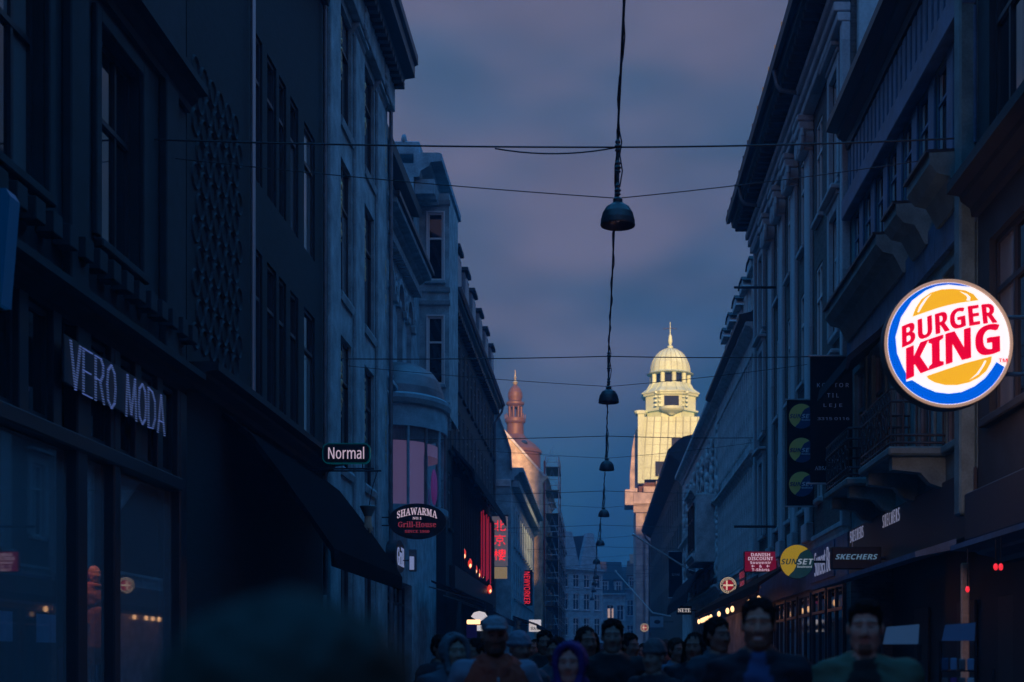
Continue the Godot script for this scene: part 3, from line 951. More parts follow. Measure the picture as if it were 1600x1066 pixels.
func far_houses() -> void:
	var n := house("white_gabled_house", "white rendered house with two steep gables where the street bends", Vector3(-4.7, 0, -174.0), PI / 4, 7.4, 12.6, M.blue_render, M.dark_roof, [[1.0, 3.2], [4.4, 6.6], [7.6, 9.6], [10.4, 12.0]], 4, 0.4, 9.0)
	for x in [1.5, 5.2]:
		slab(n, "gable", M.blue_render, [Vector2(x - 1.9, 12.7), Vector2(x + 1.9, 12.7), Vector2(x + 0.5, 17.2), Vector2(x - 0.5, 17.2)], -0.5, 0.05)
		slab(n, "gable_roof", M.dark_roof, [Vector2(x - 1.7, 12.72), Vector2(x + 1.7, 12.72), Vector2(x, 17.0)], -6.0, -0.5)
	n = house("far_blue_house", "blue grey house with dormers at the far end of the street", Vector3(-2.0, 0, -208.0), 0.12, 6.0, 11.0, M.pale_render, M.dark_roof, [[4.0, 6.0], [7.2, 9.4]], 4, 1.1, 9.0, 3)
	for x in [3.4, 4.0]:
		bx(n, "lit_window_pane", M.lit_window, Vector3(x, 7.5, -0.06), Vector3(x + 0.35, 8.9, -0.04), 0.0)
	n = house("far_chimney_house", "house with orange lit chimneys and dormers at the far end", Vector3(4.0, 0, -214.0), -0.1, 6.2, 12.0, M.blue_render, M.red_roof, [[4.5, 6.6], [8.0, 10.4]], 4, 1.0, 9.0, 3)
	for x in [0.4, 2.6, 4.6]:
		bx(n, "chimney", M.cream_render, Vector3(x, 14.5, -5.0), Vector3(x + 1.1, 17.6, -4.0), 0.03)
	n = house("far_corner_house", "dim house filling the end of the street behind the others", Vector3(-9.0, 0, -222.0), 0.0, 24.0, 12.5, M.pale_render, M.dark_roof, [[4.5, 6.6], [8.0, 10.4]], 10, 0.8, 9.0, 6)
	# copper church spire behind the left row
	var c := at(805, 700, 180.0)
	n = thing("church_spire", "brown copper spire with onion dome and gilt finial behind the sunlit gable", "spire", Vector3(c.x, 0, c.z))
	var f := MB.new()
	f.lathe([Vector2(3.2, 0), Vector2(3.2, 27.4), Vector2(3.4, 27.5), Vector2(3.3, 27.9), Vector2(2.5, 28.7), Vector2(1.5, 29.4), Vector2(1.1, 29.9), Vector2(1.05, 31.2), Vector2(1.2, 31.4)], 16)
	put(n, "tower_base", f, M.copper_brown)
	f = MB.new()
	f.ball(Vector3(1.2, 28.4, 2.2), Vector3(0.5, 0.5, 0.25), 12, 8)
	put(n, "round_window", f, M.glass)
	f = MB.new()
	f.lathe([Vector2(1.15, 31.3), Vector2(1.3, 31.5), Vector2(1.3, 31.9), Vector2(1.2, 32.0), Vector2(0.8, 32.0)], 16)
	put(n, "gallery", f, M.copper_brown)
	for k in 10:
		var a := TAU * k / 10
		pipe(n, M.copper_brown, [Vector3(cos(a) * 1.28, 31.9, sin(a) * 1.28), Vector3(cos(a) * 1.28, 32.5, sin(a) * 1.28)], 0.05, "railing_post")
	for k in 8:
		var a := TAU * k / 8 + 0.2
		pipe(n, M.copper_brown, [Vector3(cos(a) * 0.8, 31.9, sin(a) * 0.8), Vector3(cos(a) * 0.8, 33.4, sin(a) * 0.8)], 0.15, "column")
	f = MB.new()
	f.lathe([Vector2(0.7, 33.3), Vector2(1.15, 33.7), Vector2(1.15, 33.95), Vector2(0.8, 34.15), Vector2(0.93, 34.7), Vector2(0.9, 35.2), Vector2(0.68, 35.7), Vector2(0.35, 36.05), Vector2(0.2, 36.25)], 18)
	put(n, "onion_dome", f, M.copper_brown)
	f = MB.new()
	f.lathe([Vector2(0.2, 36.2), Vector2(0.36, 36.5), Vector2(0.2, 36.7), Vector2(0.08, 36.9), Vector2(0.2, 37.15), Vector2(0.07, 37.3), Vector2(0.02, 38.1)], 10)
	put(n, "finial", f, M.gilt)

# ---------------------------------------------------------------- right row
func right_row() -> void:
	var b := building("dark_corner_building", "dark building nearest on the right carrying the round lit burger sign", 1, 5.5, 6.0, 20.6)
	var n := b.n
	var ops := [op(b, 18.0, 20.0, 8.6, 11.2), op(b, 14.0, 16.0, 8.6, 11.2), op(b, 10.5, 12.5, 8.6, 11.2), op(b, 17.4, 20.0, 4.9, 7.4), op(b, 13.6, 16.4, 4.9, 7.4), op(b, 10.0, 12.8, 4.9, 7.4)]
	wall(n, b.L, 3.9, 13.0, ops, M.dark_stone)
	for o in ops: window(n, o, 3, [0.7, 0.3], M.dark_paint, M.glass, 0.12, M.dark_stone)
	for v in [7.9, 12.4]: cornice(n, M.dark_stone, 0, b.L, v, 0.5, 0.45, "string_course")
	bx(n, "fascia", M.dark_paint, Vector3(0, 3.2, -0.3), Vector3(b.L, 3.89, 0.2), 0.02)
	bx(n, "shop_wall", M.dark_paint, Vector3(0, 0, -6), Vector3(b.L, 3.19, -0.5), 0.02)
	cornice(n, M.blue_paint, 0, b.L, 2.9, 0.25, 0.9, "shop_canopy", -0.5)
	# bay-windowed shop building
	b = building("balcony_building", "dark metal clad building with tall window row, balconies and a projecting ledge on the right", 1, 5.5, 20.65, 30.9)
	n = b.n
	ops = []
	var dd := 21.05
	for i in 8:
		ops.append(op(b, dd, dd + 0.78, 9.0, 11.0))
		dd += 1.24
	var lows := []
	dd = 21.3
	for i in 5:
		lows.append(op(b, dd, dd + 1.2, 4.85, 7.55))
		dd += 1.95
	wall(n, b.L, 3.6, 12.6, ops + lows, M.green_paint, 9.0, 0.14)
	for o in ops:
		window(n, o, 1, [0.72, 0.28], M.blue_paint, M.glass, 0.04, null, 0.0, 0.05)
		bx(n, "curtain", M.curtain, Vector3(o[0] + 0.06, 9.05, -0.05), Vector3(o[0] + 0.2, 10.9, -0.03), 0.004)
		bx(n, "window_pier", M.blue_paint, Vector3(o[2] + 0.02, 9.0, 0.003), Vector3(o[2] + 0.42, 11.0, 0.05), 0.02)
	for o in lows:
		window(n, o, 2, [0.7, 0.3], M.zinc, M.glass, 0.06, M.green_paint)
		surround(n, o, M.green_paint, 0.14, 0.06)
	bx(n, "beam", M.blue_paint, Vector3(0, 11.02, 0.003), Vector3(b.L, 11.45, 0.22), 0.02)
	for i in 26: bx(n, "frieze_panel", M.blue_paint, Vector3(i * b.L / 26 + 0.05, 11.5, 0.003), Vector3((i + 1) * b.L / 26 - 0.08, 12.5, 0.09), 0.02)
	cornice(n, M.black_metal, 0, b.L, 12.55, 0.6, 0.55)
	bx(n, "corner_pier", M.green_paint, Vector3(b.u(21.0), 3.6, 0.003), Vector3(b.u(20.66), 12.5, 0.25), 0.03)
	for r in [[20.95, 22.5], [23.3, 24.3], [25.0, 30.6]]:
		run(n, "ledge", M.green_paint, b.u(r[1]), b.u(r[0]), [Vector2(0.0, 8.3), Vector2(0.15, 8.3), Vector2(0.25, 8.5), Vector2(0.32, 8.62), Vector2(0.5, 8.66), Vector2(0.62, 8.8), Vector2(0.62, 8.96), Vector2(0.0, 9.0)])
		run(n, "ledge_capping", M.black_metal, b.u(r[1]), b.u(r[0]), [Vector2(0.0, 9.003), Vector2(0.68, 8.963), Vector2(0.68, 9.01), Vector2(0.0, 9.04)])
	for i in 14: bx(n, "fascia_panel", M.blue_paint, Vector3(i * b.L / 14 + 0.01, 7.85, 0.003), Vector3((i + 1) * b.L / 14 - 0.01, 8.5, 0.1), 0.006)
	run(n, "window_awning", M.awning_cloth, b.u(29.6), b.u(26.2), [Vector2(0.003, 7.85), Vector2(0.9, 7.1), Vector2(0.95, 6.85), Vector2(0.9, 6.85), Vector2(0.85, 7.0), Vector2(0.003, 7.7)])
	bx(n, "shop_wall", M.dark_paint, Vector3(0, 0, -7), Vector3(b.L, 3.59, -0.9), 0.02)
	bx(n, "sign_fascia", M.dark_paint, Vector3(0, 3.3, -0.2), Vector3(b.L, 4.3, 0.06), 0.02)
	run(n, "shop_canopy", M.blue_paint, 0, b.L, [Vector2(0.3, 3.1), Vector2(0.9, 2.98), Vector2(0.9, 3.06), Vector2(0.3, 3.25)])
	text(n, "S K E C H E R S", "Droid Sans", false, 1.5, 0.24, M.white_letter, Vector3(b.u(26.4), 4.12, 0.07), 0.01)
	text(n, "S K E C H E R S", "Droid Sans", false, 1.5, 0.24, M.white_letter, Vector3(b.u(29.9), 4.12, 0.07), 0.01)
	for c in [23.6, 27.4]: balcony(n, b.u(c))
	for c in [22.0, 24.6, 28.0]:
		bx(n, "shop_door", M.shop_interior, Vector3(b.u(c) - 0.6, 0.1, -0.89), Vector3(b.u(c) + 0.6, 2.5, -0.85), 0.01)
	bx(n, "lit_post", M.cream_render, Vector3(b.u(20.75), 0.0, 0.1), Vector3(b.u(20.67), 2.9, 0.22), 0.02)
	# brick building with ionic pilasters
	b = building("ionic_pilaster_building", "brown brick building with pale ionic pilasters under a wide dark eave on the right", 1, 5.5, 30.95, 48.8)
	n = b.n
	ops = []
	var big := []
	for c in [32.7, 47.4]:
		for f in [[12.4, 14.9], [9.0, 11.7], [5.6, 8.0]]: big.append(op(b, c - 0.55, c + 0.55, f[0], f[1]))
	for c in [35.4, 38.15, 40.85, 43.45]:
		for f in [[12.5, 14.9], [8.9, 11.3], [5.5, 7.8]]: ops.append(op(b, c - 0.5, c + 0.5, f[0], f[1]))
	wall(n, b.L, 0, 16.2, ops + big, M.brown_brick, 9.0, 0.1)
	for o in ops: window(n, o, 2, [0.66, 0.34], M.white_paint, M.glass, 0.05, M.sandstone)
	for o in big:
		window(n, o, 2, [0.66, 0.34], M.white_paint, M.glass, 0.05, M.sandstone)
		surround(n, o, M.sandstone, 0.24, 0.12, 0.3)
	for c in [36.75, 39.5, 42.15, 44.75]:
		var u := b.u(c)
		bx(n, "pilaster", M.sandstone, Vector3(u - 0.42, 5.0, 0.003), Vector3(u + 0.42, 14.5, 0.12), 0.03)
		bx(n, "pilaster_base", M.sandstone, Vector3(u - 0.5, 4.5, 0.003), Vector3(u + 0.5, 5.0, 0.2), 0.03)
		capital(n, u, 14.5)
	for c in [31.1, 48.6]:
		bx(n, "corner_strip", M.sandstone, Vector3(b.u(c) - 0.14, 4.4, 0.003), Vector3(b.u(c) + 0.14, 15.4, 0.2), 0.02)
	for v in [15.4, 15.62, 15.86]:
		bx(n, "architrave", M.sandstone, Vector3(0, v, 0.003), Vector3(b.L, v + 0.2, 0.3 + (v - 15.4) * 0.35), 0.02)
	run(n, "eave", M.dark_paint, -0.15, b.L + 0.15, [Vector2(0.0, 16.22), Vector2(0.4, 16.22), Vector2(0.9, 16.34), Vector2(0.95, 16.6), Vector2(0.0, 16.9)])
	for i in 40:
		var u := (i + 0.5) * b.L / 40
		bx(n, "eave_bracket", M.dark_roof, Vector3(u - 0.09, 16.12, 0.36), Vector3(u + 0.09, 16.32, 0.82), 0.02)
	run(n, "gutter", M.black_metal, -0.2, b.L + 0.2, [Vector2(0.94, 16.62), Vector2(0.96, 16.5), Vector2(1.08, 16.48), Vector2(1.12, 16.66), Vector2(0.94, 16.66)])
	for i in 14: bx(n, "gutter_hook", M.black_metal, Vector3(i * 1.3 + 0.3, 16.62, 1.08), Vector3(i * 1.3 + 0.33, 16.82, 1.11), 0.0)
	for c in [36.2, 45.2]:
		var u := b.u(c)
		pipe(n, M.zinc, [Vector3(u, 16.5, 1.02), Vector3(u, 16.1, 0.95), Vector3(u, 15.98, 0.85), Vector3(u, 15.9, 0.36)], 0.06)
	roof(n, M.dark_roof, b.L, 16.7, 9.0, 0.7, 0.6)
	cornice(n, M.sandstone, 0, b.L, 4.3, 0.3, 0.08, "string_course")
	pipe(n, M.black_metal, [Vector3(b.u(44.0), 13.0, 0.0), Vector3(b.u(44.0), 13.0, 1.3)], 0.04, "banner_pole")
	pipe(n, M.black_metal, [Vector3(b.u(44.0), 5.6, 0.0), Vector3(b.u(44.0), 5.6, 1.3)], 0.04, "banner_pole")
	# chimney-like box on the near corner
	bx(n, "party_wall", M.grey_render, Vector3(b.L + 0.003, 12.7, -9), Vector3(b.L + 0.2, 17.2, -0.12), 0.02)
	bx(n, "shop_fascia", M.blue_paint, Vector3(0.2, 3.3, 0.003), Vector3(b.L - 0.2, 4.29, 0.04), 0.01)
	for i in 7:
		var o := [0.5 + i * 2.45, 0.4, 2.6 + i * 2.45, 3.2]
		var w := window(n, o, 2, [0.8, 0.2], M.dark_paint, M.glass, -0.06)
	bx(n, "lettering_board", M.blue_paint, Vector3(b.u(36.4), 3.42, 0.043), Vector3(b.u(32.8), 4.27, 0.07), 0.01)
	text(n, "Sunset Bo", "Droid Sans", false, 2.5, 0.6, M.white_letter, Vector3(b.u(34.4), 3.85, 0.08), 0.01)
	# white building with narrow strips
	b = building("white_strip_building", "white classical building with narrow pilaster strips, deep eave and pediment dormers on the right", 1, 5.5, 48.85, 64.3)
	n = b.n
	ops = []
	for i in 20:
		var u := 0.45 + i * 0.76
		for f in [[9.6, 12.0], [5.3, 8.2]]: ops.append([u - 0.17, f[0], u + 0.17, f[1]])
	wall(n, b.L, 0, 12.9, ops, M.white_render, 9.0, 0.2)
	for o in ops: window(n, o, 1, [0.65, 0.35], M.white_paint, M.glass, 0.14, null, 0.0, 0.04)
	for i in 21:
		var u := 0.07 + i * 0.76
		for f in [[9.3, 12.1], [5.0, 8.3]]: bx(n, "pilaster_strip", M.white_render, Vector3(u - 0.11, f[0], 0.003), Vector3(u + 0.11, f[1], 0.12), 0.02)
	cornice(n, M.white_render, 0, b.L, 8.35, 0.35, 0.3, "string_course")
	cornice(n, M.white_render, 0, b.L, 4.6, 0.35, 0.1, "string_course")
	bx(n, "frieze", M.white_render, Vector3(0, 12.12, 0.003), Vector3(b.L, 12.7, 0.14), 0.02)
	cornice(n, M.white_render, 0, b.L, 12.7, 0.4, 0.45)
	run(n, "gutter", M.dark_paint, 0, b.L, [Vector2(0.0, 13.1), Vector2(0.5, 13.1), Vector2(0.66, 13.2), Vector2(0.66, 13.34), Vector2(0.0, 13.5)])
	roof(n, M.dark_roof, b.L, 13.4, 9.0, 0.3, 1.0)
	for i in 5:
		var u := b.u(50.4 + i * 2.7)
		var dm := bx(n, "dormer", M.white_render, Vector3(u - 0.55, 13.6, -2.2), Vector3(u + 0.55, 15.2, -0.05), 0.02)
		slab(dm, "dormer_pediment", M.white_render, [Vector2(-0.8, 0.81), Vector2(0.8, 0.81), Vector2(0.5, 1.15), Vector2(-0.5, 1.15)], -1.1, 1.3)
		slab(dm, "dormer_roof", M.dark_roof, [Vector2(-0.85, 1.05), Vector2(-0.5, 1.25), Vector2(0.5, 1.25), Vector2(0.85, 1.05), Vector2(0.5, 1.16), Vector2(-0.5, 1.16)], -1.1, 1.34)
		window(dm, [-0.33, -0.6, 0.33, 0.6], 2, [1.0], M.white_paint, M.glass, -0.06, null, 1.075)
	bx(n, "shop_fascia", M.dark_paint, Vector3(0.1, 3.3, 0.003), Vector3(b.L - 0.1, 4.4, 0.05), 0.01)
	# ornate stucco building
	b = building("stucco_building", "ornate white stucco building with curled reliefs and a small oriel on the right", 1, 5.5, 64.35, 93.0)
	n = b.n
	ops = []
	for i in 9:
		for f in [[5.4, 8.0], [9.2, 11.6]]: ops.append([1.4 + i * 3.1, f[0], 2.7 + i * 3.1, f[1]])
	wall(n, b.L, 0, 13.4, ops, M.white_render, 9.0, 0.25)
	for o in ops:
		window(n, o, 2, [0.66, 0.34], M.white_paint, M.glass, 0.16, M.white_render)
		ornament(n, M.white_render, o[2] + 0.2, o[2] + 1.2, o[1] - 0.2, o[3] + 0.4, 0.08, 30, 0.22, "stucco_relief")
	for v in [4.6, 8.5]: cornice(n, M.white_render, 0, b.L, v, 0.3, 0.3, "string_course")
	cornice(n, M.white_render, 0, b.L, 12.8, 0.65, 0.5)
	run(n, "roof", M.dark_roof, 0, b.L, [Vector2(0.2, 13.46), Vector2(-2.2, 14.4), Vector2(-9, 14.4), Vector2(-9, 13.46)])
	var or2 := bx(n, "oriel", M.white_render, Vector3(b.u(70.5), 6.0, 0.003), Vector3(b.u(66.0), 9.2, 1.0), 0.05)
	cornice(or2, M.white_render, -2.3, 2.3, 1.45, 0.4, 0.25, "oriel_cornice", 0.5)
	cornice(or2, M.white_render, -2.3, 2.3, -1.6, 0.4, 0.2, "oriel_sill", 0.5)
	for i in 3: window(or2, [-1.9 + i * 1.35, -1.0, -0.9 + i * 1.35, 1.2], 1, [0.65, 0.35], M.dark_paint, M.glass, -0.06, null, 0.5)
	run(n, "shop_awning", M.awning_cloth, b.u(84.0), b.u(66.0), [Vector2(0.003, 6.0), Vector2(0.9, 5.6), Vector2(1.4, 4.6), Vector2(1.45, 4.1), Vector2(1.38, 4.1), Vector2(1.3, 4.55), Vector2(0.85, 5.5), Vector2(0.003, 5.85)])
	# dark building with the rounded eave
	b = building("dark_eave_building", "dark building with long overhanging eave standing before the tower on the right", 1, 5.5, 93.05, 150.0)
	n = b.n
	ops = []
	for i in 18:
		for f in [[5.0, 7.2], [8.4, 10.6], [11.4, 13.2]]: ops.append([1.0 + i * 3.1, f[0], 2.1 + i * 3.1, f[1]])
	wall(n, b.L, 0, 14.6, ops, M.brown_brick, 9.0, 0.2)
	for o in ops: window(n, o, 1, [0.65, 0.35], M.dark_paint, M.glass, 0.14)
	run(n, "eave", M.dark_roof, -0.6, b.L, [Vector2(0.0, 14.3), Vector2(0.9, 14.9), Vector2(0.95, 15.2), Vector2(0.2, 15.9), Vector2(0.0, 16.0)])
	run(n, "roof", M.dark_roof, 0, b.L, [Vector2(-0.01, 14.62), Vector2(-0.01, 16.05), Vector2(-2.2, 16.6), Vector2(-4.5, 16.8), Vector2(-9, 14.62)])
	pipe(n, M.zinc, [Vector3(0.2, 14.8, 0.7), Vector3(0.2, 14.2, 0.5), Vector3(0.2, 13.8, 0.12), Vector3(0.2, 3, 0.12)], 0.1)
	tower_building()

func capital(n: Node, u: float, v: float) -> void:
	var b := MB.new()
	for s in [-1, 1]:
		for turn in 3:
			var R: float = [0.24, 0.16, 0.08][turn]
			var pts := []
			for k in 13:
				var a := TAU * k / 12
				pts.append(Vector3(u + s * 0.36 + cos(a) * R, v + 0.3 + sin(a) * R, 0.3))
			b.tube(pts, 0.06, 6, -1.0, false)
		b.tube([Vector3(u + s * 0.36, v + 0.3, 0.02), Vector3(u + s * 0.36, v + 0.3, 0.3)], 0.22, 12)
	b.box(Vector3(u - 0.5, v + 0.5, 0.003), Vector3(u + 0.5, v + 0.72, 0.4), 0.03)
	b.box(Vector3(u - 0.42, v, 0.003), Vector3(u + 0.42, v + 0.12, 0.33), 0.03)
	b.box(Vector3(u - 0.36, v + 0.12, 0.003), Vector3(u + 0.36, v + 0.5, 0.28), 0.03)
	b.box(Vector3(u - 0.5, v + 0.74, 0.003), Vector3(u + 0.5, v + 0.9, 0.44), 0.03)
	put(n, "capital", b, M.sandstone)

func balcony(n: Node, u: float) -> void:
	var o := Node3D.new(); o.name = "balcony"; n.add_child(o, true)
	o.position = Vector3(u, 4.7, 0)
	bx(o, "slab", M.green_paint, Vector3(-1.3, 0, 0.003), Vector3(1.3, 0.14, 0.95), 0.03)
	run(o, "console", M.green_paint, -1.1, -0.85, [Vector2(0.003, -0.5), Vector2(0.25, -0.42), Vector2(0.4, -0.25), Vector2(0.85, -0.2), Vector2(0.85, -0.003), Vector2(0.003, -0.003)])
	run(o, "console", M.green_paint, 0.85, 1.1, [Vector2(0.003, -0.5), Vector2(0.25, -0.42), Vector2(0.4, -0.25), Vector2(0.85, -0.2), Vector2(0.85, -0.003), Vector2(0.003, -0.003)])
	var rl := MB.new()
	var path := [Vector3(-1.25, 0, 0.05), Vector3(-1.25, 0, 0.9), Vector3(1.25, 0, 0.9), Vector3(1.25, 0, 0.05)]
	for h in [0.2, 0.32, 0.85, 1.05]:
		rl.tube(path.map(func(p): return p + Vector3(0, h, 0)), 0.022, 6)
	put(o, "rail", rl, M.black_metal)
	var bal := MB.new()
	var spots := []
	for i in 13: spots.append(Vector3(-1.25 + i * 2.5 / 12, 0, 0.9))
	for i in 4:
		spots.append(Vector3(-1.25, 0, 0.08 + i * 0.21)); spots.append(Vector3(1.25, 0, 0.08 + i * 0.21))
	for p in spots:
		bal.tube([p + Vector3(0, 0.14, 0), p + Vector3(0, 1.05, 0)], 0.013, 5)
	for i in 12:
		var c := Vector3(-1.15 + i * 2.5 / 12, 0.58, 0.9)
		var pts := []
		for k in 11: pts.append(c + Vector3(cos(TAU * k / 10) * 0.09, sin(TAU * k / 10) * (0.09 if i % 2 else 0.2), 0))
		bal.tube(pts, 0.012, 5, -1.0, false)
		pts = []
		for k in 9: pts.append(c + Vector3(cos(TAU * k / 8) * 0.07, 0.37 + sin(TAU * k / 8) * 0.07, 0))
		bal.tube(pts, 0.012, 5, -1.0, false)
	put(o, "balusters", bal, M.black_metal)

func tower_building() -> void:
	var n := thing("copper_tower_building", "stone corner building with sunlit green copper tower and ribbed dome", "building", Vector3(9.4, 0, -186.0))
	var sp: Material = M.stone_pink
	var cg: Material = M.copper_green
	# base block, front face towards the camera at local z = +3
	var ops := []
	for f in [[5, 8], [10, 13], [15, 18.5]]:
		for x in [-2.6, 0.4, 3.4]: ops.append([x + 4.6, f[0], x + 6.0, f[1]])
	var base := Node3D.new(); base.name = "base_block"; n.add_child(base); base.position = Vector3(-4.6, 0, 3.4)
	wall(base, 13.0, 0, 21.0, ops, sp, 12, 0.3)
	for o in ops: window(base, o, 2, [0.66, 0.34], M.dark_paint, M.glass, 0.2)
	for x in [-4.6, -3.4]:
		bx(n, "corner_pilaster", sp, Vector3(x, 0, 3.4), Vector3(x + 0.9, 20.2, 3.9), 0.05)
	var cm := MB.new()
	cm.prism(PackedVector2Array([Vector2(0.0, 20.2), Vector2(0.5, 20.3), Vector2(0.7, 21.0), Vector2(1.1, 21.4), Vector2(1.1, 22.8), Vector2(0, 22.8)]), -4.9, 8.4, func(p, t): return Vector3(t, p.y, 3.4 + p.x))
	put(n, "cornice", cm, sp)
	bx(n, "balcony_box", sp, Vector3(-6.0, 21.2, -2.0), Vector3(-4.6, 23.2, 4.2), 0.05)
	for i in 4:
		bx(n, "stepped_parapet", sp, Vector3(-3.6 + i * 1.6, 22.81, 2.6 - i * 0.3), Vector3(6.0, 23.7 + i * 0.85, 3.2 - i * 0.3), 0.05)
	# brown mansard behind the parapet
	slab(n, "brown_roof", M.red_roof, [Vector2(-4.2, 22.8), Vector2(5.0, 22.8), Vector2(5.0, 28.6), Vector2(-4.2, 26.2)], -3.0, 2.2)
	slab(n, "side_turret", sp, [Vector2(-5.3, 22.8), Vector2(-4.3, 22.8), Vector2(-4.3, 31.5), Vector2(-4.6, 31.2), Vector2(-5.0, 29.0), Vector2(-5.3, 25.5)], -2.0, 1.2)
	# copper skirt: square, flaring downwards
	var f := MB.new()
	var lo := 3.9
	var hi := 3.55
	var y0 := 24.5
	var y1 := 32.6
	for k in 4:
		var a := PI / 4 + k * PI / 2
		var c := PI / 4 + (k + 1) * PI / 2
		var r := sqrt(2.0)
		f.q(Vector3(cos(c) * lo * r, y0, sin(c) * lo * r), Vector3(cos(a) * lo * r, y0, sin(a) * lo * r), Vector3(cos(a) * hi * r, y1, sin(a) * hi * r), Vector3(cos(c) * hi * r, y1, sin(c) * hi * r))
	f.q(Vector3(-hi, y1, -hi), Vector3(-hi, y1, hi), Vector3(hi, y1, hi), Vector3(hi, y1, -hi))
	put(n, "copper_skirt", f, cg)
	for i in 8:
		var x := -3.3 + i * 0.95
		pipe(n, M.copper_seam, [Vector3(x * 1.06 - 0.25, y0, lo + 0.03), Vector3(x * 0.97 + 0.1, y1, hi + 0.03)], 0.07, "standing_seam")
	for j in 5:
		var y := 26.0 + j * 1.5
		var w := lerpf(lo, hi, (y - y0) / (y1 - y0))
		pipe(n, M.copper_seam, [Vector3(-w, y, w + 0.02), Vector3(w, y, w + 0.02)], 0.025, "seam")
	bx(n, "corner_pier", cg, Vector3(-4.35, 24.0, 2.6), Vector3(-3.5, 32.9, 3.95), 0.05)
	bx(n, "pier_cap", cg, Vector3(-4.5, 32.9, 2.5), Vector3(-3.4, 33.3, 4.1), 0.05)
	for r in [[0.6, 28.6, 1.2, 1.3], [-1.3, 24.9, 1.6, 1.9]]:
		var wz := lerpf(lo, hi, (r[1] - y0) / (y1 - y0))
		window(n, [r[0] - r[2] / 2, r[1], r[0] + r[2] / 2, r[1] + r[3]], 1, [1.0], M.dark_roof, M.glass, -0.1, null, wz)
	# octagonal drum
	f = MB.new()
	f.lathe([Vector2(3.3, 32.60), Vector2(3.3, 33.43), Vector2(3.85, 33.50), Vector2(3.85, 33.70), Vector2(3.5, 33.76), Vector2(3.5, 35.49), Vector2(3.8, 35.55), Vector2(3.9, 35.80), Vector2(4.05, 35.87), Vector2(4.05, 36.00), Vector2(3.2, 36.62), Vector2(2.75, 37.30), Vector2(2.6, 37.30)], 8, Vector3.ZERO, PI / 8, TAU + PI / 8, 1, 1, true)
	put(n, "drum", f, cg)
	window(n, [-0.95, 33.89, 0.95, 35.37], 1, [1.0], M.dark_roof, M.glass, -0.05, null, 3.25)
	for s in [-1, 1]:
		for j in 4:
			for i in 2: bx(n, "drum_panel", cg, Vector3(s * (1.5 + i * 0.5) - 0.17, 34.01 + j * 0.55, 3.0), Vector3(s * (1.5 + i * 0.5) + 0.17, 34.26 + j * 0.55, 3.42 - i * 0.05), 0.03)
	f = MB.new()
	f.lathe([Vector2(0.0, 32.76), Vector2(0.3, 32.80), Vector2(0.6, 33.03), Vector2(1.4, 33.31), Vector2(1.6, 33.50), Vector2(1.6, 33.82), Vector2(1.3, 33.82)], 12, Vector3(0, 0, 3.4))
	put(n, "bowl_balcony", f, cg)
	f = MB.new()
	f.lathe([Vector2(0.1, 32.84), Vector2(0.6, 33.03), Vector2(0.9, 33.43), Vector2(0.9, 33.66)], 10, Vector3(-3.9, 0, 1.5))
	put(n, "corner_bowl", f, cg)
	# ribs of the lower roof
	for k in 16:
		var a := TAU * (k + 0.5) / 16
		pipe(n, cg, [Vector3(cos(a) * 3.85, 36.03, sin(a) * 3.85), Vector3(cos(a) * 3.1, 36.62, sin(a) * 3.1), Vector3(cos(a) * 2.7, 37.30, sin(a) * 2.7)], 0.06, "rib")
	# lantern
	f = MB.new()
	f.lathe([Vector2(1.9, 37.23), Vector2(1.9, 38.70)], 16)
	put(n, "lantern_core", f, M.glass)
	for k in 10:
		var a := TAU * k / 10 + 0.16
		pipe(n, cg, [Vector3(cos(a) * 2.4, 37.27, sin(a) * 2.4), Vector3(cos(a) * 2.4, 38.60, sin(a) * 2.4)], 0.3, "column")
	f = MB.new()
	var prof := [Vector2(2.2, 38.54), Vector2(3.0, 38.60), Vector2(3.1, 38.67), Vector2(2.95, 38.73), Vector2(2.7, 38.83)]
	for k in 10:
		var a := PI / 2 * k / 9
		prof.append(Vector2(maxf(cos(a) * 2.6, 0.15), 38.90 + sin(a) * 3.2))
	f.lathe(prof, 28)
	put(n, "dome", f, cg)
	for k in 20:
		var a := TAU * k / 20
		var pts := []
		for j in 8:
			var e := PI / 2 * j / 8
			pts.append(Vector3(cos(a) * cos(e) * 2.62, 38.90 + sin(e) * 3.22, sin(a) * cos(e) * 2.62))
		pipe(n, M.copper_seam, pts, 0.045, "dome_rib")
	f = MB.new()
	f.lathe([Vector2(0.35, 42.01), Vector2(0.4, 42.37), Vector2(0.15, 42.57), Vector2(0.3, 42.98), Vector2(0.22, 43.73), Vector2(0.06, 44.00), Vector2(0.04, 45.60)], 10)
	put(n, "finial", f, M.copper_green)
	pipe(n, M.black_metal, [Vector3(-0.9, 44.67, 0), Vector3(0, 44.80, 0), Vector3(0.9, 44.67, 0)], 0.06, "weather_vane")

# ---------------------------------------------------------------- overhead lamps and cables
func catenary(a: Vector3, b: Vector3, sag: float, steps := 10) -> Array:
	var pts := []
	for i in steps + 1:
		var t := float(i) / steps
		pts.append(a.lerp(b, t) - Vector3(0, sag * 4.0 * t * (1.0 - t), 0))
	return pts

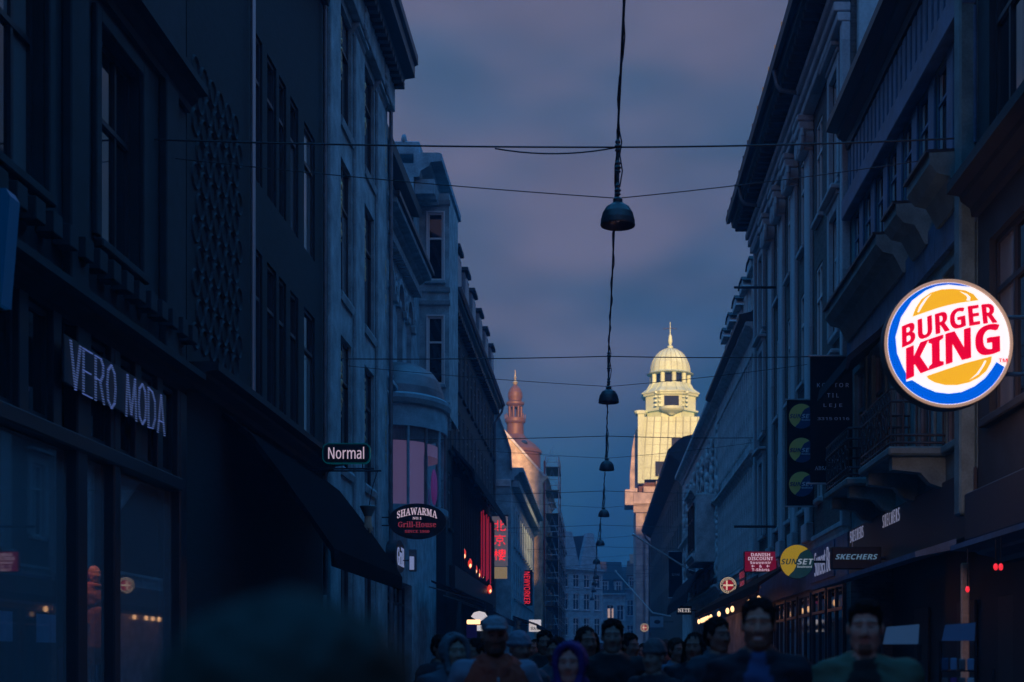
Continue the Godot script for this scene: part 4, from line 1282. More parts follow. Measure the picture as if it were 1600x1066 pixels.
func lamps() -> void:
	var ds := [22.0, 37.2, 50.5, 67.0, 84.0, 100.0, 119.0, 129.5, 143.0, 162.0, 184.0]
	var xs := [0.3, 0.27, 0.3, 0.26, 0.11, -0.13, -0.2, -0.35, -0.45, -0.7, -0.85]
	var words := ["largest, nearest", "second nearest", "third nearest", "fourth nearest", "fifth nearest", "sixth nearest", "seventh nearest", "eighth nearest", "ninth nearest", "tenth nearest", "farthest, tiniest"]
	var base: Node3D = null
	for i in ds.size():
		var o: Node3D
		var lab: String = "dark dome street lamp hung over the street, %s of the row" % words[i]
		var pos := Vector3(xs[i], 8.2, -ds[i])
		if base == null:
			o = thing("hanging_street_lamp", lab, "street lamp", pos, 0.0, "street lamps hung along the middle of the street")
			base = o
			var f := MB.new()
			f.lathe([Vector2(0.255, 0.012), Vector2(0.265, 0.0), Vector2(0.27, 0.02), Vector2(0.262, 0.1), Vector2(0.235, 0.2), Vector2(0.18, 0.29), Vector2(0.1, 0.345), Vector2(0.075, 0.355), Vector2(0.075, 0.41), Vector2(0.05, 0.44), Vector2(0.0, 0.45)], 28)
			put(o, "shade", f, M.enamel)
			f = MB.new()
			f.lathe([Vector2(0.255, 0.012), Vector2(0.245, 0.1), Vector2(0.215, 0.2), Vector2(0.16, 0.28), Vector2(0.0, 0.33)], 24)
			put(o, "shade_lining", f, M.enamel)
			f = MB.new()
			f.ball(Vector3(0, 0.14, 0), Vector3(0.05, 0.08, 0.05), 10, 8)
			put(o, "bulb", f, M.unlit_bulb)
			for y in [0.47, 0.82, 1.15]:
				f = MB.new()
				f.lathe([Vector2(0.03, 0.0), Vector2(0.05, 0.02), Vector2(0.03, 0.05), Vector2(0.055, 0.08), Vector2(0.03, 0.12), Vector2(0.045, 0.15), Vector2(0.02, 0.2)], 10, Vector3(0, y, 0))
				put(o, "insulator", f, M.dark_paint)
			f = MB.new()
			f.tube([Vector3(0, 0.44, 0), Vector3(0.005, 0.9, 0), Vector3(0, 1.5, 0)], 0.022, 6)
			f.tube([Vector3(0.03, 0.6, 0.02), Vector3(0.07, 0.85, 0.01), Vector3(0.03, 1.1, 0.02), Vector3(0.06, 1.3, 0), Vector3(0.02, 1.5, 0)], 0.012, 5)
			put(o, "hanger", f, M.cable)
		else:
			o = base.duplicate()
			o.name = numbered("hanging_street_lamp")
			add_child(o)
			o.position = pos
			tag(o, lab, "street lamp", "street lamps hung along the middle of the street")
	# cables along the street, two strands between lamps
	for i in ds.size():
		var a := Vector3(0.36, 9.95, -4.0) if i == 0 else Vector3(xs[i - 1], 9.65, -ds[i - 1])
		var c := Vector3(xs[i], 9.65, -ds[i])
		var f := MB.new()
		f.tube(catenary(a, c, 0.25), 0.02, 6)
		var tw := []
		var cat := catenary(a, c, 0.32, 24)
		for k in cat.size(): tw.append(cat[k] + Vector3(cos(k * 1.3) * 0.03, sin(k * 1.3) * 0.03, 0))
		f.tube(tw, 0.01, 5)
		var o := put(self, numbered("lengthwise_cable"), f, M.cable)
		tag(o, ("twisted black power cable running overhead to the %s lamp" % words[i]), "cable", "cables along the street")
	# cross spans
	for i in ds.size():
		var XL := -6.5 if ds[i] < 44 else (-6.9 if ds[i] < 60 else (-6.5 if ds[i] < 90 else -5.0))
		var f := MB.new()
		var mid := Vector3(xs[i], 9.42, -ds[i])
		f.tube(catenary(Vector3(XL, 9.1, -ds[i] + 1.2), mid, 0.03), 0.014, 5)
		f.tube(catenary(mid, Vector3(5.5, 9.2, -ds[i] + 1.0), 0.03), 0.014, 5)
		if i == 0:
			f.tube(catenary(mid + Vector3(-1.9, -0.02, 0), mid, 0.09), 0.012, 5)
		var neck := Vector3(xs[i], 8.63, -ds[i])
		f.tube(catenary(Vector3(XL, 9.05, -ds[i] + 0.6), neck, 0.04), 0.008, 5)
		f.tube(catenary(neck, Vector3(5.5, 9.1, -ds[i] + 0.6), 0.04), 0.008, 5)
		var o := put(self, numbered("span_wire"), f, M.cable)
		tag(o, ("black wires spanning the street wall to wall at the %s lamp" % words[i]), "cable", "wires across the street")

# ---------------------------------------------------------------- signs
func burger_sign() -> void:
	var R := 0.752
	var c := at(1479, 540, 16.5)
	var n := thing("round_restaurant_sign", "large round lit sign with blue ring, yellow buns and red lettering on the right", "sign", c)
	var drum := MB.new()
	drum.lathe([Vector2(0.0, -0.13), Vector2(R * 0.99, -0.13), Vector2(R, -0.12), Vector2(R, 0.1), Vector2(R * 0.99, 0.1), Vector2(R * 0.9, 0.1)], 64)
	var dn := put(n, "drum", drum, M.drum_side)
	dn.rotation.x = PI / 2
	var circ := func(r: float, a0: float, a1: float, k: int) -> Array:
		var pts := []
		for i in k + 1:
			var a := lerpf(a0, a1, float(i) / k)
			pts.append(Vector2(cos(a), sin(a)) * r)
		return pts
	var full: Array = circ.call(R * 0.937, 0, TAU, 72)
	full.pop_back()
	var rim := MB.new()
	rim.lathe([Vector2(R * 0.985, 0.101), Vector2(R * 0.985, 0.118), Vector2(R * 0.97, 0.124), Vector2(R * 0.945, 0.118), Vector2(R * 0.938, 0.101)], 64)
	put(n, "lit_rim", rim, M.sign_rim).rotation.x = PI / 2
	slab(n, "lit_back_face", M.sign_white, full, -0.145, -0.131)
	slab(n, "lit_white_face", M.sign_white, full, 0.085, 0.1005)
	var cres: Array = circ.call(R * 0.93, atan2(0.884, 0.337), TAU + atan2(-0.378, 0.9), 60)
	for p in [[.735, -.284], [.66, -.40], [.56, -.53], [.4, -.655], [.2, -.745], [0, -.77], [-.2, -.745], [-.40, -.66], [-.56, -.56], [-.65, -.585], [-.645, -.47], [-.70, -.37], [-.79, -.15], [-.815, .10], [-.73, .40], [-.56, .66], [-.35, .815], [-.19, .88], [0, .905]]:
		cres.append(Vector2(p[0], p[1]) * R)
	slab(n, "lit_blue_crescent", M.sign_blue, cres, 0.1, 0.104)
	var scaled := func(l: Array) -> Array:
		return l.map(func(p): return Vector2(p[0], p[1]) * R)
	slab(n, "lit_upper_bun", M.sign_yellow, scaled.call([[-.557, .41], [-.51, .537], [-.418, .68], [-.275, .78], [-.11, .83], [.07, .839], [.255, .816], [.378, .76], [.459, .665], [.153, .622], [-.02, .585], [-.19, .537]]), 0.1, 0.104)
	slab(n, "lit_lower_bun", M.sign_yellow, scaled.call([[-.34, -.5], [-.05, -.40], [.255, -.3], [.663, -.194], [.653, -.28], [.58, -.42], [.459, -.524], [.316, -.596], [.133, -.637], [-.05, -.637], [-.214, -.596], [-.306, -.545]]), 0.1, 0.104)
	slab(n, "lit_highlight", M.sign_white, scaled.call([[-.48, .48], [-.44, .58], [-.36, .69], [-.26, .765], [-.33, .685], [-.41, .56], [-.455, .48]]), 0.104, 0.107)
	slab(n, "lit_highlight", M.sign_white, scaled.call([[.17, .8], [.28, .76], [.335, .71], [.325, .655], [.27, .665], [.29, .7], [.27, .735]]), 0.104, 0.107)
	slab(n, "lit_highlight", M.sign_white, scaled.call([[.32, -.56], [.46, -.47], [.55, -.33], [.58, -.26], [.55, -.265], [.5, -.36], [.43, -.46]]), 0.104, 0.107)
	# lettering warped into the slanting, bulging band between four corners
	var band := func(bl: Vector2, br: Vector2, tl: Vector2, tr: Vector2, bulge: float, w: float, h: float) -> Callable:
		return func(p: Vector2) -> Vector2:
			var s := p.x / w + 0.5
			var t := p.y / h + 0.5
			return (bl.lerp(br, s).lerp(tl.lerp(tr, s), t) + Vector2(0, bulge * 4.0 * s * (1.0 - s))) * R
	text(n, "BURGER", "Droid Sans", true, 1.0, 1.0, M.sign_red, Vector3(0, 0, 0.106), 0.006, 0.0, band.call(Vector2(-.715, -.065), Vector2(.735, .32), Vector2(-.72, .262), Vector2(.70, .612), 0.07, 1.0, 1.0), 0.0, 0.0, "lit_lettering")
	text(n, "BURGER", "Droid Sans", true, 1.0, 1.0, M.sign_red, Vector3(0.012, 0.004, 0.1055), 0.006, 0.0, band.call(Vector2(-.715, -.065), Vector2(.735, .32), Vector2(-.72, .262), Vector2(.70, .612), 0.07, 1.0, 1.0), 0.0, 0.0, "lit_lettering")
	for dx in [0.0, 0.012, 0.024]:
		text(n, "KING", "Droid Sans", true, 1.0, 1.0, M.sign_red, Vector3(dx - 0.012, dx * 0.4, 0.106 + dx * 0.03), 0.006, 0.0, band.call(Vector2(-.635, -.555), Vector2(.775, -.155), Vector2(-.64, -.075), Vector2(.765, .30), 0.06, 1.0, 1.0), 0.0, 0.0, "lit_lettering")
	text(n, "TM", "Droid Sans", true, 0.1, 0.045, M.sign_red, Vector3(0.835 * R, -0.26 * R, 0.106), 0.005, 0.0, null, 0.0, 0.0, "lit_lettering")
	for y in [0.33, -0.33]:
		pipe(n, M.steel, [Vector3(0.62, y, -0.02), Vector3(5.5 - c.x, y, -0.02)], 0.025, "bracket_arm")
	bx(n, "wall_plate", M.dark_paint, Vector3(5.5 - c.x - 0.03, -0.5, -0.1), Vector3(5.5 - c.x - 0.002, 0.5, 0.06))
	for s in [0.2, -0.2]:
		var l := AreaLight3D.new()
		l.name = "sign_glow"
		n.add_child(l, true)
		l.position = Vector3(0, 0, s)
		if s > 0: l.rotation.y = PI
		l.area_size = Vector2(1.3, 1.3)
		l.light_color = Color(1.0, 0.72, 0.66)
		l.light_energy = 2.2
		l.shadow_enabled = true

const STROKES := {
	"V": [[[0, 1], [0.5, 0]], [[1, 1], [0.5, 0]]],
	"E": [[[0, 0], [0, 1]], [[0, 1], [0.9, 1]], [[0, 0.52], [0.75, 0.52]], [[0, 0], [0.9, 0]]],
	"R": [[[0, 0], [0, 1]], [[0, 1], [0.6, 1], [0.85, 0.88], [0.85, 0.65], [0.6, 0.5], [0, 0.5]], [[0.5, 0.5], [0.95, 0]]],
	"O": [[[0.5, 0], [0.12, 0.15], [0, 0.5], [0.12, 0.85], [0.5, 1], [0.88, 0.85], [1, 0.5], [0.88, 0.15], [0.5, 0]]],
	"M": [[[0, 0], [0.12, 1]], [[0.12, 1], [0.5, 0.1]], [[0.5, 0.1], [0.88, 1]], [[0.88, 1], [1, 0]]],
	"D": [[[0, 0], [0, 1]], [[0, 1], [0.55, 0.95], [0.92, 0.75], [0.95, 0.3], [0.6, 0.03], [0, 0]]],
	"A": [[[0, 0], [0.5, 1]], [[0.5, 1], [1, 0]], [[0.2, 0.32], [0.8, 0.32]]],
}

func fashion_sign() -> void:
	# local x runs down the street, z out of the wall
	var n := thing("led_letter_sign", "blue dotted light letters over the fashion shop window on the left", "sign", Vector3(-6.28, 4.76, -17.05), PI / 2)
	n.scale = Vector3.ONE * 0.93
	bx(n, "backing_rail", M.dark_paint, Vector3(-0.15, 0.04, -0.12), Vector3(4.15, 0.66, -0.08), 0.01)
	for x in [0.2, 2.0, 3.9]:
		bx(n, "stand_off", M.dark_paint, Vector3(x, 0.1, -0.22), Vector3(x + 0.05, 0.15, -0.12), 0.0)
	var x := 0.0
	for ch in "VERO MODA":
		if ch == " ":
			x += 0.34
			continue
		var w := 0.34 if ch != "M" else 0.44
		var h := 0.6
		var f := MB.new()
		for st in STROKES[ch]:
			for i in st.size() - 1:
				var a := Vector2(st[i][0] * w, st[i][1] * h)
				var c := Vector2(st[i + 1][0] * w, st[i + 1][1] * h)
				var k := maxi(1, int(a.distance_to(c) / 0.034))
				for j in k + 1:
					var p := a.lerp(c, float(j) / k)
					f.box(Vector3(x + p.x - 0.035, p.y - 0.006, -0.06), Vector3(x + p.x + 0.035, p.y + 0.006, -0.045))
		put(n, "led_letter", f, M.led_blue)
		x += w + 0.115
	# blue light box at the very edge of the picture
	n = thing("blue_light_box", "slim dark blue light box projecting from wall at the left edge", "sign", at(0, 480, 13.0))
	bx(n, "case", M.dark_paint, Vector3(-1.3, 0.0, -0.14), Vector3(0.02, 1.06, -0.1), 0.01)
	slab(n, "lit_side", M.sign_dimblue, [Vector2(0.0, 0.0), Vector2(0.06, 0.0), Vector2(0.14, 0.98), Vector2(0.1, 1.05), Vector2(0.0, 1.05)], -0.1, 0.12)
	slab(n, "dark_front", M.dark_paint, [Vector2(-1.3, 0.02), Vector2(-0.003, 0.02), Vector2(-0.003, 1.0), Vector2(-1.3, 1.0)], -0.1, 0.1)

# an arm from the wall with a sign that hangs from it; the sign faces down the street
func arm(n: Node3D, wall_x: float, x: float, y: float, r := 0.02) -> void:
	pipe(n, M.black_metal, [Vector3(wall_x - n.position.x, y, 0), Vector3(x, y, 0)], r, "bracket_arm")

func rounded(w: float, h: float, r: float) -> Array:
	var pts := []
	for q in [[w / 2 - r, h / 2 - r, 0.0], [-w / 2 + r, h / 2 - r, PI / 2], [-w / 2 + r, -h / 2 + r, PI], [w / 2 - r, -h / 2 + r, 1.5 * PI]]:
		for k in 6:
			var a: float = q[2] + PI / 2 * k / 5
			pts.append(Vector2(q[0] + cos(a) * r, q[1] + sin(a) * r))
	return pts

func ellipse(a: float, b: float, k := 40) -> Array:
	var pts := []
	for i in k: pts.append(Vector2(cos(TAU * i / k) * a, sin(TAU * i / k) * b))
	return pts

func signs() -> void:
	burger_sign()
	fashion_sign()
	# rounded black shop sign
	var n := thing("rounded_shop_sign", "black rounded sign with white handwritten lettering and teal edge on the left", "sign", at(541.5, 709, 31.0))
	slab(n, "plate", M.black_metal, rounded(1.0, 0.4, 0.12), -0.06, 0.05)
	slab(n, "lit_edge", M.sign_teal, rounded(1.05, 0.45, 0.14), -0.045, 0.035)
	text(n, "Normal", "Droid Sans", false, 0.78, 0.26, M.sign_pinkwhite, Vector3(0, 0.01, 0.056), 0.012, 0.0, null, 0.0, 0.0, "lit_lettering")
	arm(n, -6.5, 0.6, -0.33)
	for x in [-0.35, 0.35]: pipe(n, M.black_metal, [Vector3(x, -0.33, 0), Vector3(x, -0.2, 0)], 0.012, "stem")
	# hanging brush sculpture
	n = thing("hanging_brush_sculpture", "small hanging sculpture of a dark cup with pale bristles below", "sculpture", at(575, 792, 32.5))
	var f := MB.new()
	f.lathe([Vector2(0.0, -0.22), Vector2(0.09, -0.22), Vector2(0.12, -0.14), Vector2(0.19, 0.0), Vector2(0.17, 0.02), Vector2(0.0, 0.0)], 18)
	put(n, "cup", f, M.green_paint)
	for k in 14:
		var a := TAU * k / 14
		f = MB.new()
		f.tube([Vector3(cos(a) * 0.06, -0.2, sin(a) * 0.06), Vector3(cos(a) * 0.07, -0.4, sin(a) * 0.07), Vector3(cos(a) * 0.1, -0.5 - 0.05 * (k % 3), sin(a) * 0.1)], 0.022, 5, 0.01)
		put(n, "bristle", f, M.bristle)
	pipe(n, M.black_metal, [Vector3(0.02, 0.0, 0), Vector3(0.1, 0.45, 0), Vector3(0.22, 0.82, 0)], 0.01, "wire")
	pipe(n, M.black_metal, [Vector3(-6.5 - n.position.x, 0.82, 0), Vector3(0.3, 0.82, 0)], 0.02, "bracket_arm")
	# grill oval
	n = thing("oval_grill_sign", "black oval hanging sign with white and red grill house lettering", "sign", at(652, 815, 42.0))
	slab(n, "plate", M.black_metal, ellipse(0.83, 0.5), -0.06, 0.05)
	slab(n, "rim", M.dark_paint, ellipse(0.86, 0.53), -0.05, 0.03)
	text(n, "SHAWARMA", "Droid Serif", true, 1.18, 0.21, M.sign_pinkwhite, Vector3(0, 0.2, 0.056), 0.012, 0.0, func(p): return Vector2(p.x, p.y + 0.1 - 0.34 * p.x * p.x), 0.0, 0.0, "lit_lettering")
	text(n, "NO.1", "Droid Serif", true, 0.26, 0.07, M.sign_pinkwhite, Vector3(0, 0.09, 0.056), 0.012, 0.0, null, 0.0, 0.0, "lit_lettering")
	text(n, "Grill-House", "Droid Serif", true, 1.12, 0.17, M.sign_dullred, Vector3(0, -0.09, 0.056), 0.012, 0.0, null, 0.0, 0.0, "lit_lettering")
	text(n, "SINCE 1960", "Droid Serif", true, 0.72, 0.08, M.sign_dullred, Vector3(0, -0.3, 0.056), 0.012, 0.0, null, 0.0, 0.0, "lit_lettering")
	arm(n, -6.5, -0.7, 0.12)
	arm(n, -6.5, -0.7, -0.12)
	# small lit signs on the left wall
	n = thing("oval_letter_sign", "small oval of lit white lettering on the left wall below the grill sign", "sign", Vector3(-6.17, 4.7, -44.4), PI / 2)
	slab(n, "plate", M.black_metal, ellipse(1.1, 0.5), -0.32, -0.01)
	text(n, "Grill", "Droid Serif", true, 1.5, 0.6, M.sign_coolwhite, Vector3(0, 0, 0.0), 0.012, 0.0, null, 0.0, 0.0, "lit_lettering")
	n = thing("lit_menu_box", "small upright pale blue lit menu box under the oval grill sign", "sign", at(645, 876, 45.0))
	bx(n, "frame", M.zinc, Vector3(-0.12, -0.35, -0.1), Vector3(0.12, 0.35, 0.08), 0.02)
	bx(n, "lit_panel", M.sign_coolwhite, Vector3(-0.09, -0.3, 0.08), Vector3(0.05, 0.12, 0.095), 0.0)
	pipe(n, M.black_metal, [Vector3(-0.12, 0.0, 0), Vector3(-6.9 - n.position.x, 0.0, 0)], 0.02, "bracket_arm")
	# chinese restaurant sign
	var c := at(781, 846, 86.0)
	n = thing("vertical_chinese_sign", "tall grey sign with three red glowing chinese characters and yellow foot", "sign", c)
	bx(n, "case", M.sign_greyface, Vector3(-0.47, -1.5, -0.14), Vector3(0.47, 1.5, 0.1), 0.02)
	bx(n, "lit_foot", M.sign_ochre, Vector3(-0.44, -2.26, -0.12), Vector3(0.44, -1.56, 0.08), 0.02)
	bx(n, "cap", M.dark_paint, Vector3(-0.5, 1.5, -0.16), Vector3(0.5, 1.6, 0.12), 0.01)
	var bars := func(l: Array, y: float) -> void:
		for s in l:
			var a := Vector3(-0.36 + s[0] * 0.72, y - 0.33 + s[1] * 0.66, 0.115)
			var e := Vector3(-0.36 + s[2] * 0.72, y - 0.33 + s[3] * 0.66, 0.115)
			var g := MB.new()
			g.tube([a, e], 0.032, 6)
			put(n, "lit_neon_stroke", g, M.neon_red)
	bars.call([[.33, 0, .33, 1], [.05, .68, .33, .68], [0, .18, .33, .32], [.6, .08, .6, 1], [.6, .55, .95, .75], [.6, .08, .95, .08], [.95, .08, .97, .25]], 0.93)
	bars.call([[.5, .88, .5, 1], [0, .85, 1, .85], [.25, .68, .75, .68], [.25, .68, .25, .42], [.75, .68, .75, .42], [.25, .42, .75, .42], [.5, .42, .5, 0], [.35, .05, .5, 0], [.2, .3, .05, .1], [.8, .3, .95, .1]], 0.06)
	bars.call([[.2, 0, .2, 1], [0, .72, .38, .72], [.2, .7, 0, .3], [.2, .6, .38, .42], [.45, .9, .95, .9], [.45, .72, .95, .72], [.7, .55, .7, 1], [.45, .55, .95, .55], [.45, .9, .45, .55], [.95, .9, .95, .55], [.4, .36, 1, .36], [.62, .48, .5, .15], [.5, .15, .95, 0], [.85, .36, .45, 0]], -0.82)
	for y in [1.4, -1.53]: arm(n, -6.5, -0.45, y, 0.03)
	# vertical red brand sign
	n = thing("vertical_red_sign", "narrow black sign with red glowing letters reading downward", "sign", at(823.5, 919, 108.0))
	bx(n, "case", M.black_metal, Vector3(-0.42, -1.35, -0.1), Vector3(0.42, 1.35, 0.08), 0.02)
	text(n, "NEWYORKER", "Droid Sans", false, 2.45, 0.44, M.neon_red, Vector3(0, 0, 0.09), 0.02, 0.0, null, 0.0, -PI / 2, "lit_lettering")
	arm(n, -5.6, -0.4, 0.9, 0.03)
	# white square sign
	n = thing("white_square_sign", "small white lit square sign with dark lettering above the crowd", "sign", at(836, 978, 100.0))
	bx(n, "lit_case", M.sign_softwhite, Vector3(-0.42, -0.42, -0.1), Vector3(0.42, 0.42, 0.08), 0.02)
	text(n, "H&M", "Droid Serif", true, 0.6, 0.22, M.black_metal, Vector3(0, -0.2, 0.09), 0.012)
	arm(n, -5.6, -0.4, 0.0, 0.03)
	# warm lit stall signs at lower left
	n = thing("fan_lamp_sign", "half round white lit fan sign beside the man in the cap", "sign", at(749, 968, 52.0))
	slab(n, "lit_fan", M.sign_softwhite, [Vector2(-0.3, 0.1), Vector2(-0.2, 0.25), Vector2(0.0, 0.3), Vector2(0.2, 0.25), Vector2(0.3, 0.1), Vector2(0, -0.1)], -0.03, 0.03)
	pipe(n, M.black_metal, [Vector3(0, -0.1, 0), Vector3(0, -n.position.y, 0)], 0.03, "post")
	n = thing("warm_counter_light", "bright warm white counter light of a food stall under the left awnings", "lamp", at(740, 973, 51.0))
	bx(n, "lit_tube", M.bulb_warm, Vector3(-0.24, -0.06, -0.05), Vector3(0.24, 0.1, 0.05), 0.02)
	bx(n, "lit_board", M.sign_softwhite, Vector3(-0.1, -0.3, -0.05), Vector3(0.36, -0.1, 0.02), 0.02)
	pipe(n, M.black_metal, [Vector3(0, -0.3, -0.02), Vector3(0, -n.position.y, -0.02)], 0.03, "post")
	n = thing("purple_menu_board", "small purple menu board on a post by the lit food stall", "sign", at(737, 987, 46.0))
	bx(n, "board", M.purple_board, Vector3(-0.17, -0.22, -0.02), Vector3(0.17, 0.22, 0.02), 0.01)
	pipe(n, M.black_metal, [Vector3(0, -0.22, 0), Vector3(0, -n.position.y, 0)], 0.02, "post")
	# red neon tubes on the dark dormer building and red lanterns
	var tx := [74.2, 75.4, 76.2, 77.6, 78.2, 79.0, 80.4]
	for i in tx.size():
		f = MB.new()
		f.tube([Vector3(-6.1, 5.75 + 0.1 * (i % 3), -tx[i]), Vector3(-6.1, 9.2 + 0.2 * (i % 2), -tx[i])], 0.028, 6)
		var o := put(self, numbered("neon_tube"), f, M.neon_tube)
		tag(o, "%s upright red neon tube on the dark facade before the chinese sign" % ["first", "second", "third", "fourth", "fifth", "sixth", "seventh"][i], "neon tube", "red neon tubes")
	var lan := [[724, 866, 66.0], [733.5, 881, 68.0], [742, 890, 72.0], [747, 896, 74.0], [753, 899, 77.0], [765, 921, 80.0]]
	for i in lan.size():
		c = at(lan[i][0], lan[i][1], lan[i][2])
		n = thing("red_lantern", "glowing red orange lantern along the left wall, %s in the row" % ["first", "second", "third", "fourth", "fifth", "last and lowest"][i], "lantern", c, 0.0, "red lanterns on the left")
		f = MB.new()
		f.ball(Vector3.ZERO, Vector3(0.13, 0.26, 0.13), 10, 7)
		put(n, "lit_shade", f, M.lantern_red)
		f = MB.new()
		f.ball(Vector3(0.05, -0.1, 0.09), Vector3(0.06, 0.1, 0.05), 8, 6)
		put(n, "lit_bulb", f, M.bulb_warm)
		pipe(n, M.black_metal, [Vector3(0, 0.25, 0), Vector3(0, 0.4, 0), Vector3(-6.5 - c.x, 0.45, 0)], 0.02, "bracket_arm")
	# left ground-floor awnings
	var aw := [[54.0, 58.0, -4.3, 3.7], [59.0, 66.0, -4.6, 3.6], [67.5, 80.0, -4.7, 3.6], [93.0, 112.0, -4.0, 3.8]]
	for i in aw.size():
		var r: Array = aw[i]
		n = thing("street_awning", "dark shop awning over the left pavement, %s" % ["nearest of the four", "second of the four", "third of the four", "farthest of the four"][i], "awning", Vector3(-6.45, 0, -r[0]), PI / 2, "awnings along the left pavement")
		var reach: float = r[2] + 6.45
		run(n, "cloth", M.awning_cloth, 0, r[1] - r[0], [Vector2(0.1, r[3] + 0.8), Vector2(reach, r[3]), Vector2(reach, r[3] - 0.3), Vector2(reach - 0.04, r[3] - 0.3), Vector2(reach - 0.06, r[3] - 0.05), Vector2(0.1, r[3] + 0.72)])
		pipe(n, M.steel, [Vector3(0.1, r[3] - 0.04, reach - 0.08), Vector3(r[1] - r[0] - 0.1, r[3] - 0.04, reach - 0.08)], 0.03, "front_bar")
		pipe(n, M.zinc, [Vector3(0.1, r[3] + 0.55, 0.0), Vector3(0.1, r[3] - 0.02, reach - 0.1)], 0.025, "folding_arm")
	right_signs()

func right_signs() -> void:
	# office-to-let banner
	var n := thing("office_to_let_banner", "tall black banner with pale office to let lettering on the right", "banner", at(1300, 656, 30.5))
	var w := 0.93
	var h := 2.7
	bx(n, "cloth", M.black_cloth, Vector3(-w / 2, -h / 2, -0.01), Vector3(w / 2, h / 2, 0.01), 0.004)
	for s in [-1, 1]: pipe(n, M.steel, [Vector3(-w / 2 - 0.05, s * (h / 2 + 0.02), 0), Vector3(5.5 - n.position.x, s * (h / 2 + 0.02), 0)], 0.022, "bracket_arm")
	text(n, "K O N T O R", "Droid Sans", false, 0.68, 0.085, M.pale_print, Vector3(0.02, 0.74, 0.014), 0.004)
	text(n, "T I L", "Droid Sans", false, 0.25, 0.085, M.pale_print, Vector3(0.02, 0.52, 0.014), 0.004)
	text(n, "L E J E", "Droid Sans", false, 0.4, 0.085, M.pale_print, Vector3(0.02, 0.3, 0.014), 0.004)
	text(n, "3315 0116", "Droid Sans", false, 0.68, 0.06, M.pale_print, Vector3(0.03, 0.02, 0.014), 0.004)
	text(n, "ABSALON & CO", "Droid Serif", false, 0.78, 0.08, M.pale_print, Vector3(0.02, -1.04, 0.014), 0.004)
	for i in 3:
		var g := MB.new()
		var pts := []
		for k in 17: pts.append(Vector3(-0.07 + i * 0.07 + cos(TAU * k / 16) * 0.06, -0.86 + sin(TAU * k / 16) * 0.06, 0.014))
		g.tube(pts, 0.006, 5, -1.0, false)
		put(n, "printed_ring", g, M.pale_print)
	# sandwich shop banner with three discs
	n = thing("three_disc_banner", "dark banner with three yellow and blue discs behind the office banner", "banner", at(1251, 708, 35.6))
	w = 0.68; h = 2.64
	bx(n, "cloth", M.black_cloth, Vector3(-w / 2, -h / 2, -0.01), Vector3(w / 2, h / 2, 0.01), 0.004)
	for s in [-1, 1]: pipe(n, M.steel, [Vector3(-w / 2 - 0.05, s * (h / 2 + 0.02), 0), Vector3(5.5 - n.position.x, s * (h / 2 + 0.02), 0)], 0.02, "bracket_arm")
	for i in 3: sunset_disc(n, Vector3(0.02, 0.92 - i * 0.85, 0.01), 0.31, false, M.print_yellow, M.print_navy, M.print_navy, M.pale_print)
	# big round sign
	n = thing("round_sandwich_sign", "round yellow and dark green sign with a wave and two-part lettering", "sign", at(1245, 878, 34.0))
	var f := MB.new()
	f.lathe([Vector2(0.0, -0.07), Vector2(0.4, -0.07), Vector2(0.41, -0.06), Vector2(0.41, 0.03), Vector2(0.4, 0.04)], 40)
	var d := put(n, "drum", f, M.dark_paint)
	d.rotation.x = PI / 2
	sunset_disc(n, Vector3(0, 0, 0.035), 0.4, true, M.sign_yellowdim, M.sign_greendim, M.sign_greendim, M.sign_greywhite)
	arm(n, 5.5, 0.38, 0.0, 0.03)
	# shoe shop box sign
	n = thing("shoe_shop_box_sign", "flat dark box sign with slanted blue grey lettering at right", "sign", at(1337, 872.5, 27.0))
	bx(n, "case", M.black_metal, Vector3(-0.47, -0.21, -0.12), Vector3(0.47, 0.21, 0.1), 0.015)
	text(n, "SKECHERS", "Droid Sans", true, 0.78, 0.1, M.sign_steelblue, Vector3(0.0, 0.02, 0.105), 0.01, 0.0, null, 0.3, 0.0, "lit_lettering")
	pipe(n, M.steel, [Vector3(-0.06, 0.21, 0), Vector3(-0.06, 0.32, 0)], 0.015, "stud")
	arm(n, 5.5, 0.46, 0.0, 0.03)
	# souvenir sign
	n = thing("souvenir_shop_sign", "red lit rectangular souvenir sign with pink lettering on the right", "sign", at(1188, 878, 43.5))
	bx(n, "case", M.dark_paint, Vector3(-0.5, -0.32, -0.12), Vector3(0.5, 0.32, 0.08), 0.02)
	bx(n, "lit_panel", M.sign_crimson, Vector3(-0.48, -0.3, 0.08), Vector3(0.48, 0.3, 0.09), 0.004)
	for r in [["DANISH", 0.58, 0.1, 0.21], ["DISCOUNT", 0.76, 0.1, 0.09], ["Souvenir", 0.64, 0.09, -0.03], ["&", 0.08, 0.09, -0.14], ["T-Shirts", 0.54, 0.09, -0.25]]:
		text(n, r[0], "Droid Sans", true, r[1], r[2], M.sign_pinkwhite, Vector3(0, r[3], 0.095), 0.008, 0.0, null, 0.0, 0.0, "lit_lettering")
	for x in [-0.23, 0.23]:
		bx(n, "lit_cross", M.sign_pinkwhite, Vector3(x - 0.05, -0.15, 0.091), Vector3(x + 0.05, -0.13, 0.1), 0.0)
		bx(n, "lit_cross", M.sign_pinkwhite, Vector3(x - 0.03, -0.18, 0.091), Vector3(x - 0.01, -0.1, 0.102), 0.0)
	arm(n, 5.5, 0.49, 0.2, 0.03)
	# danish roundel
	n = thing("flag_roundel_sign", "round lit sign with white cross on red and a lettered cream ring", "sign", Vector3(5.02, 4.35, -55.0))
	flag_roundel(n, 0.31)
	arm(n, 5.5, 0.0, -0.12, 0.025)
	n = thing("small_flag_roundel", "tiny lit round flag sign low in the far right of the street", "sign", at(1007, 981, 118.0))
	flag_roundel(n, 0.34)
	arm(n, 5.5, 0.0, -0.12, 0.025)
